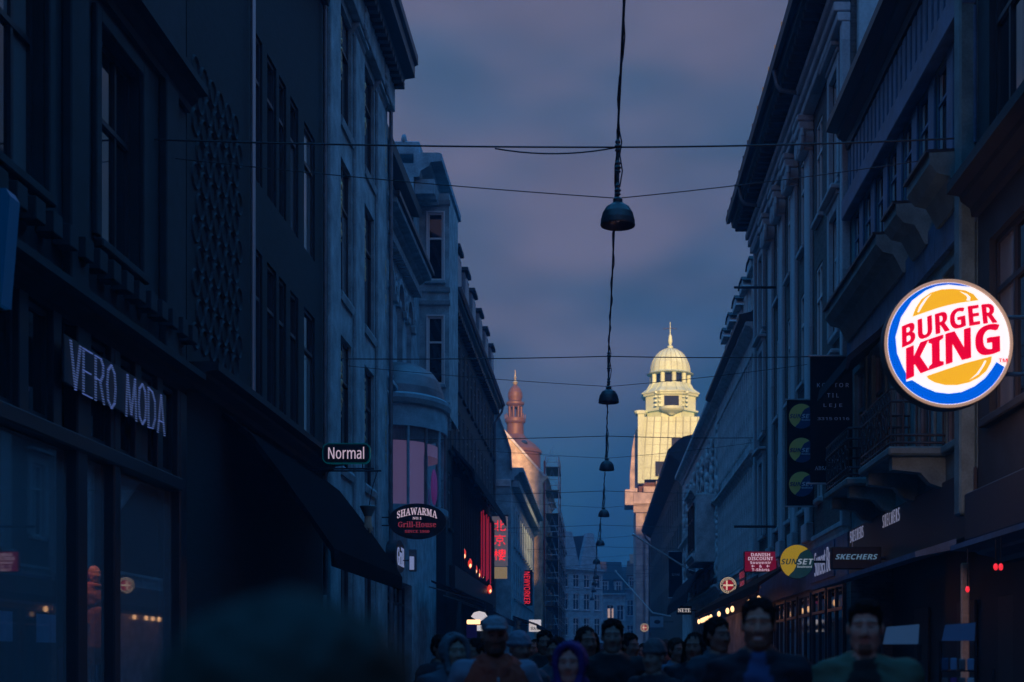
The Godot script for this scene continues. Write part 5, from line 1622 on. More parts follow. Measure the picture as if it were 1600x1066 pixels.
	# red letter board
	n = thing("red_letter_board", "dim red lettered board on the wall between souvenir sign and flag roundel", "sign", Vector3(5.2, 4.4, -51.4), -PI / 2)
	bx(n, "board", M.dark_paint, Vector3(-1.1, -0.35, -0.04), Vector3(1.1, 0.35, 0.0), 0.01)
	text(n, "OUTLET", "Droid Sans", true, 1.8, 0.24, M.sign_dullred, Vector3(0, 0.14, 0.01), 0.01, 0.0, null, 0.0, 0.0, "lit_lettering")
	text(n, "SHOP", "Droid Sans", true, 1.5, 0.2, M.sign_dullred, Vector3(0, -0.18, 0.01), 0.01, 0.0, null, 0.0, 0.0, "lit_lettering")
	# bull roundel on its pole
	n = thing("bull_roundel_sign", "round grey steakhouse sign with a dark bull on a long pole", "sign", at(1085, 896, 78.0))
	f = MB.new()
	f.lathe([Vector2(0.0, -0.05), Vector2(0.46, -0.05), Vector2(0.47, 0.0), Vector2(0.46, 0.05), Vector2(0.4, 0.05), Vector2(0.4, 0.03), Vector2(0.0, 0.03)], 36)
	d = put(n, "disc", f, M.zinc)
	d.rotation.x = PI / 2
	slab(n, "bull", M.black_metal, [Vector2(-0.3, 0.1), Vector2(-0.24, 0.17), Vector2(-0.1, 0.12), Vector2(0.05, 0.1), Vector2(0.2, 0.14), Vector2(0.3, 0.06), Vector2(0.29, -0.14), Vector2(0.24, -0.2), Vector2(0.2, -0.05), Vector2(0.02, -0.09), Vector2(-0.04, -0.2), Vector2(-0.1, -0.2), Vector2(-0.1, -0.06), Vector2(-0.2, 0.0), Vector2(-0.3, 0.02)], 0.035, 0.06)
	arm(n, 5.5, 0.0, 0.0, 0.03)
	for r in [[990, 836, 76.0, 1074, 889, 78.0, "upper"], [962, 893, 110.0, 1020, 958, 108.0, "lower"]]:
		f = MB.new()
		var a := at(r[0], r[1], r[2])
		var e := at(r[3], r[4], r[5])
		f.tube([a, e], 0.04, 8, 0.05)
		f.ball(a, Vector3.ONE * 0.09, 10, 6)
		f.tube([e, Vector3(5.5, e.y - 0.25, e.z)], 0.05, 8)
		var o := put(self, numbered("flagpole"), f, M.white_paint)
		tag(o, "bare pale flagpole slanting out from the right row, %s of the two" % r[6], "flagpole")
	# small dark signs further on
	n = thing("dark_letter_box", "small black box sign with white capitals over the far right shops", "sign", at(1069, 954, 80.0))
	bx(n, "case", M.black_metal, Vector3(-0.42, -0.24, -0.1), Vector3(0.42, 0.24, 0.06), 0.01)
	text(n, "NETE", "Droid Serif", true, 0.7, 0.2, M.sign_softwhite, Vector3(0, 0, 0.065), 0.01, 0.0, null, 0.0, 0.0, "lit_lettering")
	arm(n, 5.5, 0.4, 0.0, 0.03)
	n = thing("fish_box_sign", "pale blue square sign low in the far right of the street", "sign", at(1026, 972, 105.0))
	bx(n, "case", M.pale_card, Vector3(-0.5, -0.4, -0.1), Vector3(0.5, 0.4, 0.06), 0.01)
	f = MB.new()
	f.ball(Vector3(0.05, 0.0, 0.07), Vector3(0.24, 0.15, 0.03), 12, 6)
	put(n, "emblem", f, M.dark_paint)
	arm(n, 5.5, 0.5, 0.0, 0.03)
	n = thing("dark_rental_banner", "tall black banner with faint lettering before the dark eave building", "banner", at(1056, 898, 93.5))
	bx(n, "cloth", M.black_cloth, Vector3(-0.45, -1.5, -0.01), Vector3(0.42, 1.5, 0.01), 0.004)
	text(n, "221 m2", "Droid Sans", false, 0.5, 0.14, M.pale_print, Vector3(0, 0.0, 0.014), 0.004)
	for s in [-1, 1]: pipe(n, M.steel, [Vector3(-0.5, s * 1.52, 0), Vector3(5.5 - n.position.x, s * 1.52, 0)], 0.03, "bracket_arm")
	# bulb awning on the right
	n = thing("bulb_awning", "long dark red awning on the right with warm bulbs under its edge", "awning", Vector3(5.2, 0, -62.0), -PI / 2)
	run(n, "cloth", M.rust_cloth, 0, 24.5, [Vector2(0.0, 4.15), Vector2(1.0, 3.5), Vector2(1.0, 3.28), Vector2(0.96, 3.28), Vector2(0.94, 3.44), Vector2(0.0, 4.07)])
	pipe(n, M.steel, [Vector3(0.1, 3.4, 0.92), Vector3(24.4, 3.4, 0.92)], 0.03, "front_bar")
	var bd := [33.9 + 3.7, 40.0, 45.0, 46.7, 50.0, 53.6, 55.0, 55.8, 56.6, 57.4, 58.4, 60.0]
	for i in bd.size():
		var b := thing("awning_bulb", "warm glowing bulb under the right awning, number %s from the near end" % ["one", "two", "three", "four", "five", "six", "seven", "eight", "nine", "ten", "eleven", "twelve"][i], "light bulb", Vector3(4.24, 3.08, -bd[i]), 0.0, "bulbs under the right awning")
		var g := MB.new()
		g.ball(Vector3.ZERO, Vector3(0.06, 0.1, 0.06), 10, 8)
		put(b, "lit_bulb", g, M.bulb_warm)
		pipe(b, M.black_metal, [Vector3(0, 0.08, 0), Vector3(0, 0.3, 0.0)], 0.012, "cord")
		if i in [0, 2, 5, 8, 11]:
			var l := OmniLight3D.new()
			l.name = "bulb_glow"
			b.add_child(l, true)
			l.light_color = Color(1.0, 0.6, 0.32)
			l.light_energy = 0.05
			l.light_size = 0.05
			l.omni_range = 12.0
			l.omni_attenuation = 2.0
			l.shadow_enabled = true
	# small red lights in the near right shop
	for r in [[1512, 921, 19.4, "left"], [1564, 886, 17.6, "middle"], [1556, 886, 17.9, "inner"]]:
		var b := thing("red_shop_light", "tiny red light inside the dark shop under the burger sign, %s one" % r[3], "light", at(r[0], r[1], r[2]), 0.0, "red lights in the dark shop")
		var g := MB.new()
		g.ball(Vector3.ZERO, Vector3(0.03, 0.045, 0.02), 8, 6)
		put(b, "lit_lens", g, M.neon_red)
		pipe(b, M.black_metal, [Vector3(0, 0.03, 0), Vector3(0.0, 3.0 - b.position.y, 0)], 0.008, "cord")

func flag_roundel(n: Node3D, r: float) -> void:
	var f := MB.new()
	f.lathe([Vector2(0.0, -0.06), Vector2(r * 1.08, -0.06), Vector2(r * 1.08, 0.03), Vector2(r, 0.04)], 36)
	var d := put(n, "drum", f, M.dark_paint)
	d.rotation.x = PI / 2
	slab(n, "lit_ring", M.sign_cream, ellipse(r, r), 0.03, 0.042)
	slab(n, "band", M.dark_paint, ellipse(r * 0.93, r * 0.93), 0.042, 0.046)
	slab(n, "lit_red_field", M.sign_redfield, ellipse(r * 0.66, r * 0.66), 0.046, 0.052)
	bx(n, "lit_cross", M.sign_cream, Vector3(-r * 0.63, -r * 0.1, 0.052), Vector3(r * 0.63, r * 0.1, 0.057), 0.0)
	bx(n, "lit_cross", M.sign_cream, Vector3(-r * 0.28, -r * 0.6, 0.052), Vector3(-r * 0.08, r * 0.6, 0.0575), 0.0)
	text(n, "COPENHAGEN", "Droid Sans", true, r * 2.4, r * 0.17, M.sign_cream, Vector3(0, 0, 0.05), 0.006, 0.0, func(p): return Vector2(sin(p.x / (r * 0.8)), cos(p.x / (r * 0.8))) * (r * 0.79 + p.y), 0.0, 0.0, "lit_lettering")
	text(n, "SOUVENIRS", "Droid Sans", true, r * 2.2, r * 0.17, M.sign_cream, Vector3(0, 0, 0.05), 0.006, 0.0, func(p): return Vector2(sin(p.x / (r * 0.8)), -cos(p.x / (r * 0.8))) * (r * 0.79 - p.y), 0.0, 0.0, "lit_lettering")

func sunset_disc(n: Node3D, c: Vector3, r: float, lit: bool, ym: Material, bm: Material, tm: Material, wm: Material) -> void:
	var pre := "lit_" if lit else "printed_"
	slab(n, pre + "disc", ym, ellipse(r, r), 0.0, 0.004, c)
	# the dark wave: right and lower part of the disc with an S-shaped edge
	var pts := []
	for k in 25:
		var a := lerpf(0.85, -2.1, k / 24.0)
		pts.append(Vector2(cos(a), sin(a)) * r)
	for p in [[-0.38, -0.72], [-0.2, -0.55], [-0.06, -0.28], [0.0, 0.0], [0.06, 0.28], [0.22, 0.52], [0.45, 0.66]]:
		pts.append(Vector2(p[0], p[1]) * r)
	slab(n, pre + "wave", bm, pts, 0.004, 0.008, c)
	text(n, "SUN", "Droid Sans", true, r * 0.92, r * 0.34, tm, c + Vector3(-r * 0.46, 0, 0.011), 0.006, 0.0, null, 0.25, 0.0, pre + "lettering")
	text(n, "SET", "Droid Sans", true, r * 0.9, r * 0.34, wm, c + Vector3(r * 0.5, 0, 0.011), 0.006, 0.0, null, 0.25, 0.0, pre + "lettering")
	text(n, "Boulevard", "Droid Sans", true, r * 0.86, r * 0.13, wm, c + Vector3(r * 0.45, -r * 0.3, 0.011), 0.006, 0.0, null, 0.0, 0.0, pre + "lettering")

func sign_materials() -> void:
	glow("sign_white", 1.0, 0.93, 0.92, 1.0)
	glow("sign_blue", 0.0, 0.12, 0.72, 0.9)
	glow("sign_yellow", 0.92, 0.43, 0.02, 1.0)
	glow("sign_red", 0.85, 0.0, 0.035, 0.95)
	glow("sign_rim", 0.62, 0.36, 0.25, 0.6)
	mat("drum_side", 0.05, 0.05, 0.055, 0.5)
	glow("led_blue", 0.16, 0.24, 0.52, 0.27)
	glow("lit_backdrop", 0.8, 0.5, 0.42, 0.5)
	glow("lit_window", 0.8, 0.5, 0.36, 0.5)
	glow("sign_dimblue", 0.0, 0.025, 0.09, 0.4)
	glow("sign_teal", 0.0, 0.08, 0.10, 0.35)
	glow("sign_pinkwhite", 0.75, 0.56, 0.66, 0.6)
	glow("sign_dullred", 0.35, 0.04, 0.07, 0.45)
	glow("sign_coolwhite", 0.3, 0.36, 0.6, 0.5)
	glow("sign_softwhite", 0.75, 0.68, 0.68, 0.7)
	glow("sign_greyface", 0.22, 0.19, 0.22, 0.35)
	glow("sign_ochre", 0.36, 0.25, 0.13, 0.6)
	glow("neon_red", 1.0, 0.03, 0.05, 0.9)
	glow("neon_tube", 0.5, 0.02, 0.05, 0.45)
	glow("lantern_red", 0.9, 0.05, 0.03, 0.8)
	glow("bulb_warm", 1.0, 0.55, 0.25, 2.2)
	glow("sign_crimson", 0.16, 0.003, 0.022, 0.7)
	glow("sign_cream", 0.75, 0.55, 0.38, 0.8)
	glow("sign_redfield", 0.35, 0.005, 0.02, 0.7)
	glow("sign_yellowdim", 0.45, 0.28, 0.02, 0.55)
	glow("sign_greendim", 0.004, 0.035, 0.045, 0.5)
	glow("sign_greywhite", 0.35, 0.42, 0.5, 0.5)
	glow("sign_steelblue", 0.12, 0.24, 0.36, 0.5)
	mat("white_letter", 0.7, 0.7, 0.75, 0.5)
	M.white_letter.emission_enabled = true
	M.white_letter.emission = Color(0.4, 0.4, 0.48)
	M.white_letter.emission_energy_multiplier = 0.45
	mat("unlit_bulb", 0.6, 0.6, 0.6, 0.2)
	mat("pink_board", 0.72, 0.42, 0.5, 0.7)
	M.pink_board.emission_enabled = true
	M.pink_board.emission = Color(0.42, 0.3, 0.4)
	M.pink_board.emission_energy_multiplier = 0.18
	mat("purple_board", 0.16, 0.04, 0.2, 0.6)
	mat("lit_purple_board", 0.2, 0.04, 0.22, 0.6)
	M.lit_purple_board.emission_enabled = true
	M.lit_purple_board.emission = Color(0.3, 0.08, 0.3)
	M.lit_purple_board.emission_energy_multiplier = 0.35
	mat("blue_card", 0.3, 0.4, 0.7, 0.6)
	mat("pale_card", 0.35, 0.42, 0.5, 0.7)
	mat("red_paint", 0.35, 0.03, 0.03, 0.5)
	mat("bristle", 0.5, 0.42, 0.3, 0.9)
	mat("black_cloth", 0.015, 0.017, 0.022, 0.9, "cloth", 3.0)
	mat("pale_print", 0.6, 0.63, 0.7, 0.8)
	mat("print_yellow", 0.75, 0.6, 0.15, 0.8)
	mat("print_navy", 0.02, 0.06, 0.16, 0.8)
	mat("rust_cloth", 0.12, 0.035, 0.025, 0.9, "cloth", 2.0)
	mat("shop_interior", 0.05, 0.045, 0.045, 0.4)

# ---------------------------------------------------------------- people
# a body is a smooth union of tapered capsules and ellipsoids, meshed as surface nets
class Body:
	var A := PackedVector3Array()
	var B := PackedVector3Array()
	var RA := PackedFloat32Array()
	var RB := PackedFloat32Array()
	var K := PackedFloat32Array()
	var T := PackedInt32Array()
	var G := PackedInt32Array()
	var V := PackedVector3Array()
	var N := PackedVector3Array()
	var R := PackedInt32Array()
	var I := PackedInt32Array()
	func cap(a: Vector3, b: Vector3, ra: float, rb: float, g: int, k := 0.03) -> void:
		A.append(a); B.append(b); RA.append(ra); RB.append(rb); K.append(k); T.append(0); G.append(g)
	func ell(c: Vector3, r: Vector3, g: int, k := 0.03) -> void:
		A.append(c); B.append(r); RA.append(0); RB.append(0); K.append(k); T.append(1); G.append(g)
	func pd(i: int, p: Vector3) -> float:
		if T[i] == 0:
			var ab := B[i] - A[i]
			var t := clampf((p - A[i]).dot(ab) / maxf(ab.length_squared(), 1e-9), 0.0, 1.0)
			return p.distance_to(A[i] + ab * t) - lerpf(RA[i], RB[i], t)
		var r := B[i]
		var q := p - A[i]
		var k0 := (q / r).length()
		var k1 := (q / (r * r)).length()
		if k1 < 1e-6: return -minf(r.x, minf(r.y, r.z))
		return k0 * (k0 - 1.0) / k1
	func clear() -> void:
		A.clear(); B.clear(); RA.clear(); RB.clear(); K.clear(); T.clear(); G.clear()
	func net(cell: float, keep_from := 0) -> void:
		var lo := Vector3.ONE * 1e9
		var hi := -lo
		for i in A.size():
			var m := Vector3.ONE * maxf(RA[i], RB[i])
			if T[i] == 0:
				lo = lo.min(A[i] - m).min(B[i] - m)
				hi = hi.max(A[i] + m).max(B[i] + m)
			else:
				lo = lo.min(A[i] - B[i])
				hi = hi.max(A[i] + B[i])
		lo -= Vector3.ONE * cell * 3.0
		hi += Vector3.ONE * cell * 3.0
		var S := 5
		var nb := ((hi - lo) / (cell * S)).ceil()
		var bx := int(nb.x)
		var by := int(nb.y)
		var bz := int(nb.z)
		var nx := bx * S + 1
		var ny := by * S + 1
		var nz := bz * S + 1
		var val := PackedFloat32Array()
		val.resize(nx * ny * nz)
		val.fill(9.0)
		var reg := PackedByteArray()
		reg.resize(nx * ny * nz)
		var vid := PackedInt32Array()
		vid.resize(nx * ny * nz)
		vid.fill(-1)
		var half := cell * S * 0.87
		var blocks := []
		for z in bz:
			for y in by:
				for x in bx:
					var c := lo + Vector3(x + 0.5, y + 0.5, z + 0.5) * cell * S
					var dm := 1e9
					var ds := PackedFloat32Array()
					for i in A.size():
						var d := pd(i, c)
						ds.append(d)
						dm = minf(dm, d)
					if dm > half * 1.5 + 0.03 or dm < -half * 1.6 - 0.02: continue
					var act := []
					for i in A.size():
						if ds[i] < dm + half * 2.4 + 0.05: act.append(i)
					blocks.append(Vector3i(x, y, z))
					for k in S + 1:
						for j in S + 1:
							for i in S + 1:
								var id := ((z * S + k) * ny + y * S + j) * nx + x * S + i
								if val[id] < 8.9: continue
								var p := lo + Vector3(x * S + i, y * S + j, z * S + k) * cell
								var r := 1e9
								var best := 1e9
								var g := 0
								for a in act:
									var d := pd(a, p)
									if d < best:
										best = d
										g = G[a]
									if r > 1e8: r = d
									else:
										var kk := K[a]
										var h := maxf(kk - absf(r - d), 0.0) / kk
										r = minf(r, d) - h * h * kk * 0.25
								val[id] = r
								reg[id] = g
		var sy := nx
		var sz := nx * ny
		var off := [0, 1, sy, sy + 1, sz, sz + 1, sz + sy, sz + sy + 1]
		var cells := []
		for bl in blocks:
			for k in S:
				for j in S:
					for i in S:
						var X: int = bl.x * S + i
						var Y: int = bl.y * S + j
						var Z: int = bl.z * S + k
						var id: int = (Z * ny + Y) * nx + X
						var inside := 0
						var bad := false
						for o in off:
							var w := val[id + o]
							if w < 0.0: inside += 1
							elif w > 8.9: bad = true
						if inside == 0 or inside == 8 or bad: continue
						var s := Vector3.ZERO
						var n := 0
						var g := 0
						for e in [[0, 1], [2, 3], [4, 5], [6, 7], [0, 2], [1, 3], [4, 6], [5, 7], [0, 4], [1, 5], [2, 6], [3, 7]]:
							var a := val[id + off[e[0]]]
							var b := val[id + off[e[1]]]
							if (a < 0.0) != (b < 0.0):
								var t := a / (a - b)
								var pa := Vector3(e[0] & 1, (e[0] >> 1) & 1, (e[0] >> 2) & 1)
								var pb := Vector3(e[1] & 1, (e[1] >> 1) & 1, (e[1] >> 2) & 1)
								s += pa.lerp(pb, t)
								n += 1
								g = reg[id + off[e[0]]] if a < 0.0 else reg[id + off[e[1]]]
						vid[id] = V.size()
						V.append(lo + (Vector3(X, Y, Z) + s / n) * cell)
						N.append(Vector3.ZERO)
						R.append(g)
						cells.append(Vector4i(X, Y, Z, id))
		for c in cells:
			var id: int = c.w
			for ax in 3:
				var st: int = [1, sy, sz][ax]
				var u: int = [sy, sz, 1][ax]
				var w: int = [sz, 1, sy][ax]
				var a := val[id]
				var b := val[id + st]
				if (a < 0.0) == (b < 0.0): continue
				var q := [id - u - w, id - w, id, id - u]
				if id - u - w < 0: continue
				var v0 := vid[q[0]]
				var v1 := vid[q[1]]
				var v2 := vid[q[2]]
				var v3 := vid[q[3]]
				if v0 < 0 or v1 < 0 or v2 < 0 or v3 < 0: continue
				if a < 0.0: face(v0, v1, v2, v3)
				else: face(v0, v3, v2, v1)
	func face(a: int, b: int, c: int, d: int) -> void:
		for t in [[a, b, c], [a, c, d]]:
			var k := (V[t[1]] - V[t[0]]).cross(V[t[2]] - V[t[0]])
			for i in t: N[i] = N[i] + k
			I.append(t[0]); I.append(t[2]); I.append(t[1])
	# folds in cloth (region g) or locks in hair: push vertices along their normals by stretched noise
	func wrinkle(g: int, amount: float, freq: Vector3, seed_: int) -> void:
		var no := FastNoiseLite.new()
		no.seed = seed_
		no.frequency = 1.0
		no.fractal_octaves = 2
		for i in V.size():
			if R[i] == g:
				var p := V[i] * freq
				V[i] += N[i].normalized() * amount * no.get_noise_3d(p.x + p.y * 0.4, p.y, p.z)
		for i in N.size(): N[i] = Vector3.ZERO
		for t in range(0, I.size(), 3):
			var k := (V[I[t + 2]] - V[I[t]]).cross(V[I[t + 1]] - V[I[t]])
			for j in 3: N[I[t + j]] = N[I[t + j]] + k
	func mesh(paint: Callable) -> ArrayMesh:
		var nn := PackedVector3Array()
		var cc := PackedColorArray()
		for i in V.size():
			nn.append(N[i].normalized())
			cc.append(paint.call(R[i], V[i]))
		var ar := []
		ar.resize(Mesh.ARRAY_MAX)
		ar[Mesh.ARRAY_VERTEX] = V
		ar[Mesh.ARRAY_NORMAL] = nn
		ar[Mesh.ARRAY_COLOR] = cc
		ar[Mesh.ARRAY_INDEX] = I
		var m := ArrayMesh.new()
		m.add_surface_from_arrays(Mesh.PRIMITIVE_TRIANGLES, ar)
		return m

var shapes := {}

# regions: 0 skin, 1 coat, 2 trousers, 3 shoes
func torso(bd: Body, bulk: float, collar: bool, sway: float) -> void:
	for s in [-1.0, 1.0]:
		var f: float = s * sway
		bd.cap(Vector3(s * 0.095, 0.9, 0), Vector3(s * 0.11, 0.5, 0.05 + 0.08 * f), 0.092, 0.065, 2)
		bd.cap(Vector3(s * 0.11, 0.5, 0.05 + 0.08 * f), Vector3(s * 0.115, 0.1, -0.03 + 0.14 * f), 0.064, 0.045, 2)
		bd.cap(Vector3(s * 0.115, 0.06, -0.04 + 0.14 * f), Vector3(s * 0.13, 0.045, 0.13 + 0.14 * f), 0.05, 0.042, 3, 0.02)
		# upper arm, forearm bent to the pocket
		bd.cap(Vector3(s * 0.195 * bulk, 1.395, -0.01), Vector3(s * 0.285 * bulk, 1.13, -0.05), 0.072 * bulk, 0.06 * bulk, 1)
		bd.cap(Vector3(s * 0.285 * bulk, 1.13, -0.05), Vector3(s * 0.2, 0.95, 0.11), 0.058 * bulk, 0.045, 1)
		bd.cap(Vector3(s * 0.06, 1.445, -0.015), Vector3(s * 0.175 * bulk, 1.405, -0.01), 0.066, 0.068 * bulk, 1, 0.05)
	bd.cap(Vector3(-0.07, 0.93, 0), Vector3(0.07, 0.93, 0), 0.135, 0.135, 2)
	bd.ell(Vector3(0, 1.26, 0), Vector3(0.205 * bulk, 0.24, 0.135 * bulk), 1, 0.05)
	bd.ell(Vector3(0, 1.03, 0.0), Vector3(0.19 * bulk, 0.22, 0.14 * bulk), 1, 0.05)
	bd.cap(Vector3(0, 1.42, -0.01), Vector3(0, 1.56, 0.005), 0.062, 0.056, 0, 0.03)
	if collar:
		for k in 10:
			var a := TAU * k / 10
			var b := TAU * (k + 1) / 10
			bd.cap(Vector3(cos(a) * 0.075, 1.49 - 0.02 * sin(a), sin(a) * 0.075), Vector3(cos(b) * 0.075, 1.49 - 0.02 * sin(b), sin(b) * 0.075), 0.024, 0.024, 1, 0.03)

func skull(bd: Body, wide: float) -> void:
	var c := Vector3(0, 1.64, 0)
	bd.cap(Vector3(0, 1.5, 0.0), Vector3(0, 1.58, 0.0), 0.058, 0.056, 0, 0.03)
	bd.ell(c + Vector3(0, 0.03, -0.015), Vector3(0.075 * wide, 0.09, 0.096), 0, 0.03)
	bd.ell(c + Vector3(0, -0.035, 0.022), Vector3(0.062 * wide, 0.085, 0.07), 0, 0.03)
	bd.ell(c + Vector3(0, -0.104, 0.056), Vector3(0.03 * wide, 0.022, 0.028), 0, 0.03)
	for s in [-1.0, 1.0]:
		bd.ell(c + Vector3(s * 0.036 * wide, -0.022, 0.058), Vector3(0.028, 0.03, 0.026), 0, 0.035)
		bd.cap(c + Vector3(s * 0.012, 0.032, 0.089), c + Vector3(s * 0.05, 0.03, 0.066), 0.0105, 0.011, 0, 0.014)
		bd.ell(c + Vector3(s * 0.031, 0.008, 0.072), Vector3(0.0145, 0.011, 0.0125), 0, 0.006)
		bd.ell(c + Vector3(s * 0.081 * wide, -0.002, -0.008), Vector3(0.011, 0.032, 0.019), 0, 0.012)
		bd.ell(c + Vector3(s * 0.011, -0.032, 0.098), Vector3(0.0095, 0.008, 0.0095), 0, 0.008)
		bd.cap(c + Vector3(s * 0.05 * wide, -0.07, 0.015), c + Vector3(s * 0.02, -0.1, 0.052), 0.02, 0.018, 0, 0.03)
	bd.cap(c + Vector3(0, 0.018, 0.088), c + Vector3(0, -0.028, 0.108), 0.0085, 0.0125, 0, 0.012)
	bd.cap(c + Vector3(-0.019, -0.06, 0.083), c + Vector3(0.019, -0.06, 0.083), 0.0075, 0.0075, 0, 0.008)
	bd.cap(c + Vector3(-0.015, -0.073, 0.083), c + Vector3(0.015, -0.073, 0.083), 0.0085, 0.0085, 0, 0.008)

func figure(key: String, bulk: float, wide: float, collar: bool, sway: float, cell: float, hcell: float) -> Body:
	if not shapes.has(key):
		var bd := Body.new()
		torso(bd, bulk, collar, sway)
		bd.net(cell)
		bd.clear()
		skull(bd, wide)
		bd.net(hcell)
		bd.wrinkle(1, 0.014 if key == "capman" else 0.022, Vector3(5, 9, 5), key.hash() % 97)
		shapes[key] = bd
	return shapes[key]

# look: skin, coat, inner, trousers, shoes, hair colours; beard 0 none 1 goatee 2 full; smile
func person(called_label: String, pos: Vector3, turn: float, height: float, look: Dictionary, key: String, bulk := 1.0, wide := 1.0, collar := true, sway := 0.5, cell := 0.022, hcell := 0.0075) -> Node3D:
	var n := thing("person", called_label, "person", pos, turn, "people walking in the street")
	n.scale = Vector3.ONE * (height / 1.76)
	var skin: Color = look.get("skin", Color(0.2, 0.1, 0.08))
	var coat: Color = look.get("coat", Color(0.03, 0.03, 0.04))
	var inner: Color = look.get("inner", coat)
	var hair: Color = look.get("hair", Color(0.015, 0.012, 0.012))
	var beard: int = look.get("beard", 0)
	var smile: bool = look.get("smile", false)
	var open_w: float = look.get("open", 0.0)
	var bd := figure(key, bulk, wide, collar, sway, cell, hcell)
	var paint := func(g: int, p: Vector3) -> Color:
		if g == 1:
			if open_w > 0.0 and p.z > 0.02 and absf(p.x) < open_w * (0.4 + 0.6 * clampf((1.47 - p.y) / 0.2, 0.0, 1.0)): return inner
			return coat
		if g == 2: return look.get("trousers", Color(0.02, 0.022, 0.03))
		if g == 3: return Color(0.015, 0.015, 0.015)
		var q := p - Vector3(0, 1.64, 0)
		if q.z > 0.045:
			var ex := absf(q.x)
			if absf(ex - 0.031) < 0.013 and absf(q.y - 0.006) < 0.004: return Color(0.02, 0.015, 0.012)
			if ex > 0.011 and ex < 0.052 and absf(q.y - 0.031 + (ex - 0.03) * 0.25) < 0.0045: return hair.lerp(skin, 0.3)
			if smile and ex < 0.021 and absf(q.y + 0.0665) < 0.0055: return Color(0.42, 0.38, 0.35)
			if ex < 0.026 and absf(q.y + 0.067) < 0.012: return skin * Color(0.85, 0.62, 0.62)
		if beard > 0:
			if q.z > 0.03 and absf(q.x) < 0.032 and q.y < -0.043 and q.y > -0.058: return hair.lerp(skin, 0.25)
			if q.y < -0.082 and q.z > 0.0 and absf(q.x) < 0.034: return hair.lerp(skin, 0.3)
			if beard > 1 and q.y < -0.03 and q.z > -0.03 and absf(q.x) > 0.03: return hair.lerp(skin, 0.45)
		return skin
	var o := MeshInstance3D.new()
	o.name = "body"
	o.mesh = bd.mesh(paint)
	o.material_override = M.figure
	n.add_child(o, true)
	return n

func hair_cap(n: Node3D, c: Color, style: String, cell := 0.009) -> void:
	var key := "hair_" + style
	if not shapes.has(key):
		var bd := Body.new()
		var h := Vector3(0, 1.64, 0)
		bd.ell(h + Vector3(0, 0.058, -0.034), Vector3(0.081, 0.08, 0.098), 0, 0.02)
		bd.ell(h + Vector3(0, 0.0, -0.06), Vector3(0.078, 0.085, 0.065), 0, 0.03)
		for s in [-1.0, 1.0]:
			bd.ell(h + Vector3(s * 0.068, 0.035, 0.012), Vector3(0.016, 0.04, 0.035), 0, 0.02)
			bd.ell(h + Vector3(s * 0.074, 0.0, 0.0), Vector3(0.008, 0.03, 0.014), 0, 0.015)
		if style == "short" or style == "quiff":
			for i in 26:
				var a := 2.4 * i
				var e := 0.25 + 1.1 * (i / 26.0)
				bd.ell(h + Vector3(cos(a) * cos(e) * 0.075, 0.06 + sin(e) * 0.07, sin(a) * cos(e) * 0.085 - 0.02), Vector3(0.022, 0.02, 0.022), 0, 0.015)
		if style == "quiff":
			bd.ell(h + Vector3(0.01, 0.112, 0.045), Vector3(0.06, 0.03, 0.04), 0, 0.03)
		if style == "long":
			for s in [-1.0, 1.0]:
				bd.cap(h + Vector3(s * 0.075, 0.02, 0.0), h + Vector3(s * 0.09, -0.17, 0.01), 0.03, 0.038, 0, 0.04)
			bd.ell(h + Vector3(0, -0.08, -0.07), Vector3(0.09, 0.15, 0.05), 0, 0.04)
		bd.net(cell)
		bd.wrinkle(0, 0.012, Vector3(45, 14, 45), 3)
		shapes[key] = bd
	var o := MeshInstance3D.new()
	o.name = "hair"
	o.mesh = shapes[key].mesh(func(_g, _p): return c)
	o.material_override = M.hair
	n.add_child(o, true)

func soft_part(n: Node3D, called: String, key: String, build: Callable, c: Color, cell := 0.012) -> void:
	if not shapes.has(key):
		var bd := Body.new()
		build.call(bd)
		bd.net(cell)
		bd.wrinkle(0, 0.008, Vector3(22, 16, 22), key.hash() % 89)
		shapes[key] = bd
	var o := MeshInstance3D.new()
	o.name = called
	o.mesh = shapes[key].mesh(func(_g, _p): return c)
	o.material_override = M.figure
	n.add_child(o, true)

func hood(n: Node3D, c: Color) -> void:
	soft_part(n, "hood", "hood", func(bd: Body):
		var h := Vector3(0, 1.64, 0)
		for t in 4:
			var z := 0.058 - 0.03 * t
			var r := 0.088 + 0.004 * t
			for k in 12:
				var a := -0.4 + (PI + 0.8) * k / 12
				var b := -0.4 + (PI + 0.8) * (k + 1) / 12
				bd.cap(h + Vector3(cos(a) * r, 0.005 + sin(a) * (r + 0.026), z), h + Vector3(cos(b) * r, 0.005 + sin(b) * (r + 0.026), z), 0.017, 0.017, 0, 0.02)
		bd.ell(h + Vector3(0, 0.025, -0.05), Vector3(0.1, 0.118, 0.108), 0, 0.03)
		for s in [-1.0, 1.0]: bd.cap(h + Vector3(s * 0.086, -0.04, 0.05), h + Vector3(s * 0.06, -0.15, 0.06), 0.018, 0.03, 0, 0.02)
		bd.cap(h + Vector3(-0.06, -0.15, 0.07), h + Vector3(0.06, -0.15, 0.07), 0.028, 0.028, 0, 0.02)
		bd.ell(h + Vector3(0, -0.13, -0.05), Vector3(0.13, 0.07, 0.1), 0, 0.04), c, 0.011)

func beanie(n: Node3D, c: Color) -> void:
	soft_part(n, "knitted_hat", "beanie", func(bd: Body):
		var h := Vector3(0, 1.64, 0)
		bd.ell(h + Vector3(0, 0.065, -0.012), Vector3(0.09, 0.095, 0.108), 0, 0.03)
		for k in 14:
			var a := TAU * k / 14
			var b := TAU * (k + 1) / 14
			bd.cap(h + Vector3(cos(a) * 0.08, 0.045, sin(a) * 0.098 - 0.012), h + Vector3(cos(b) * 0.08, 0.045, sin(b) * 0.098 - 0.012), 0.018, 0.018, 0, 0.015), c, 0.011)

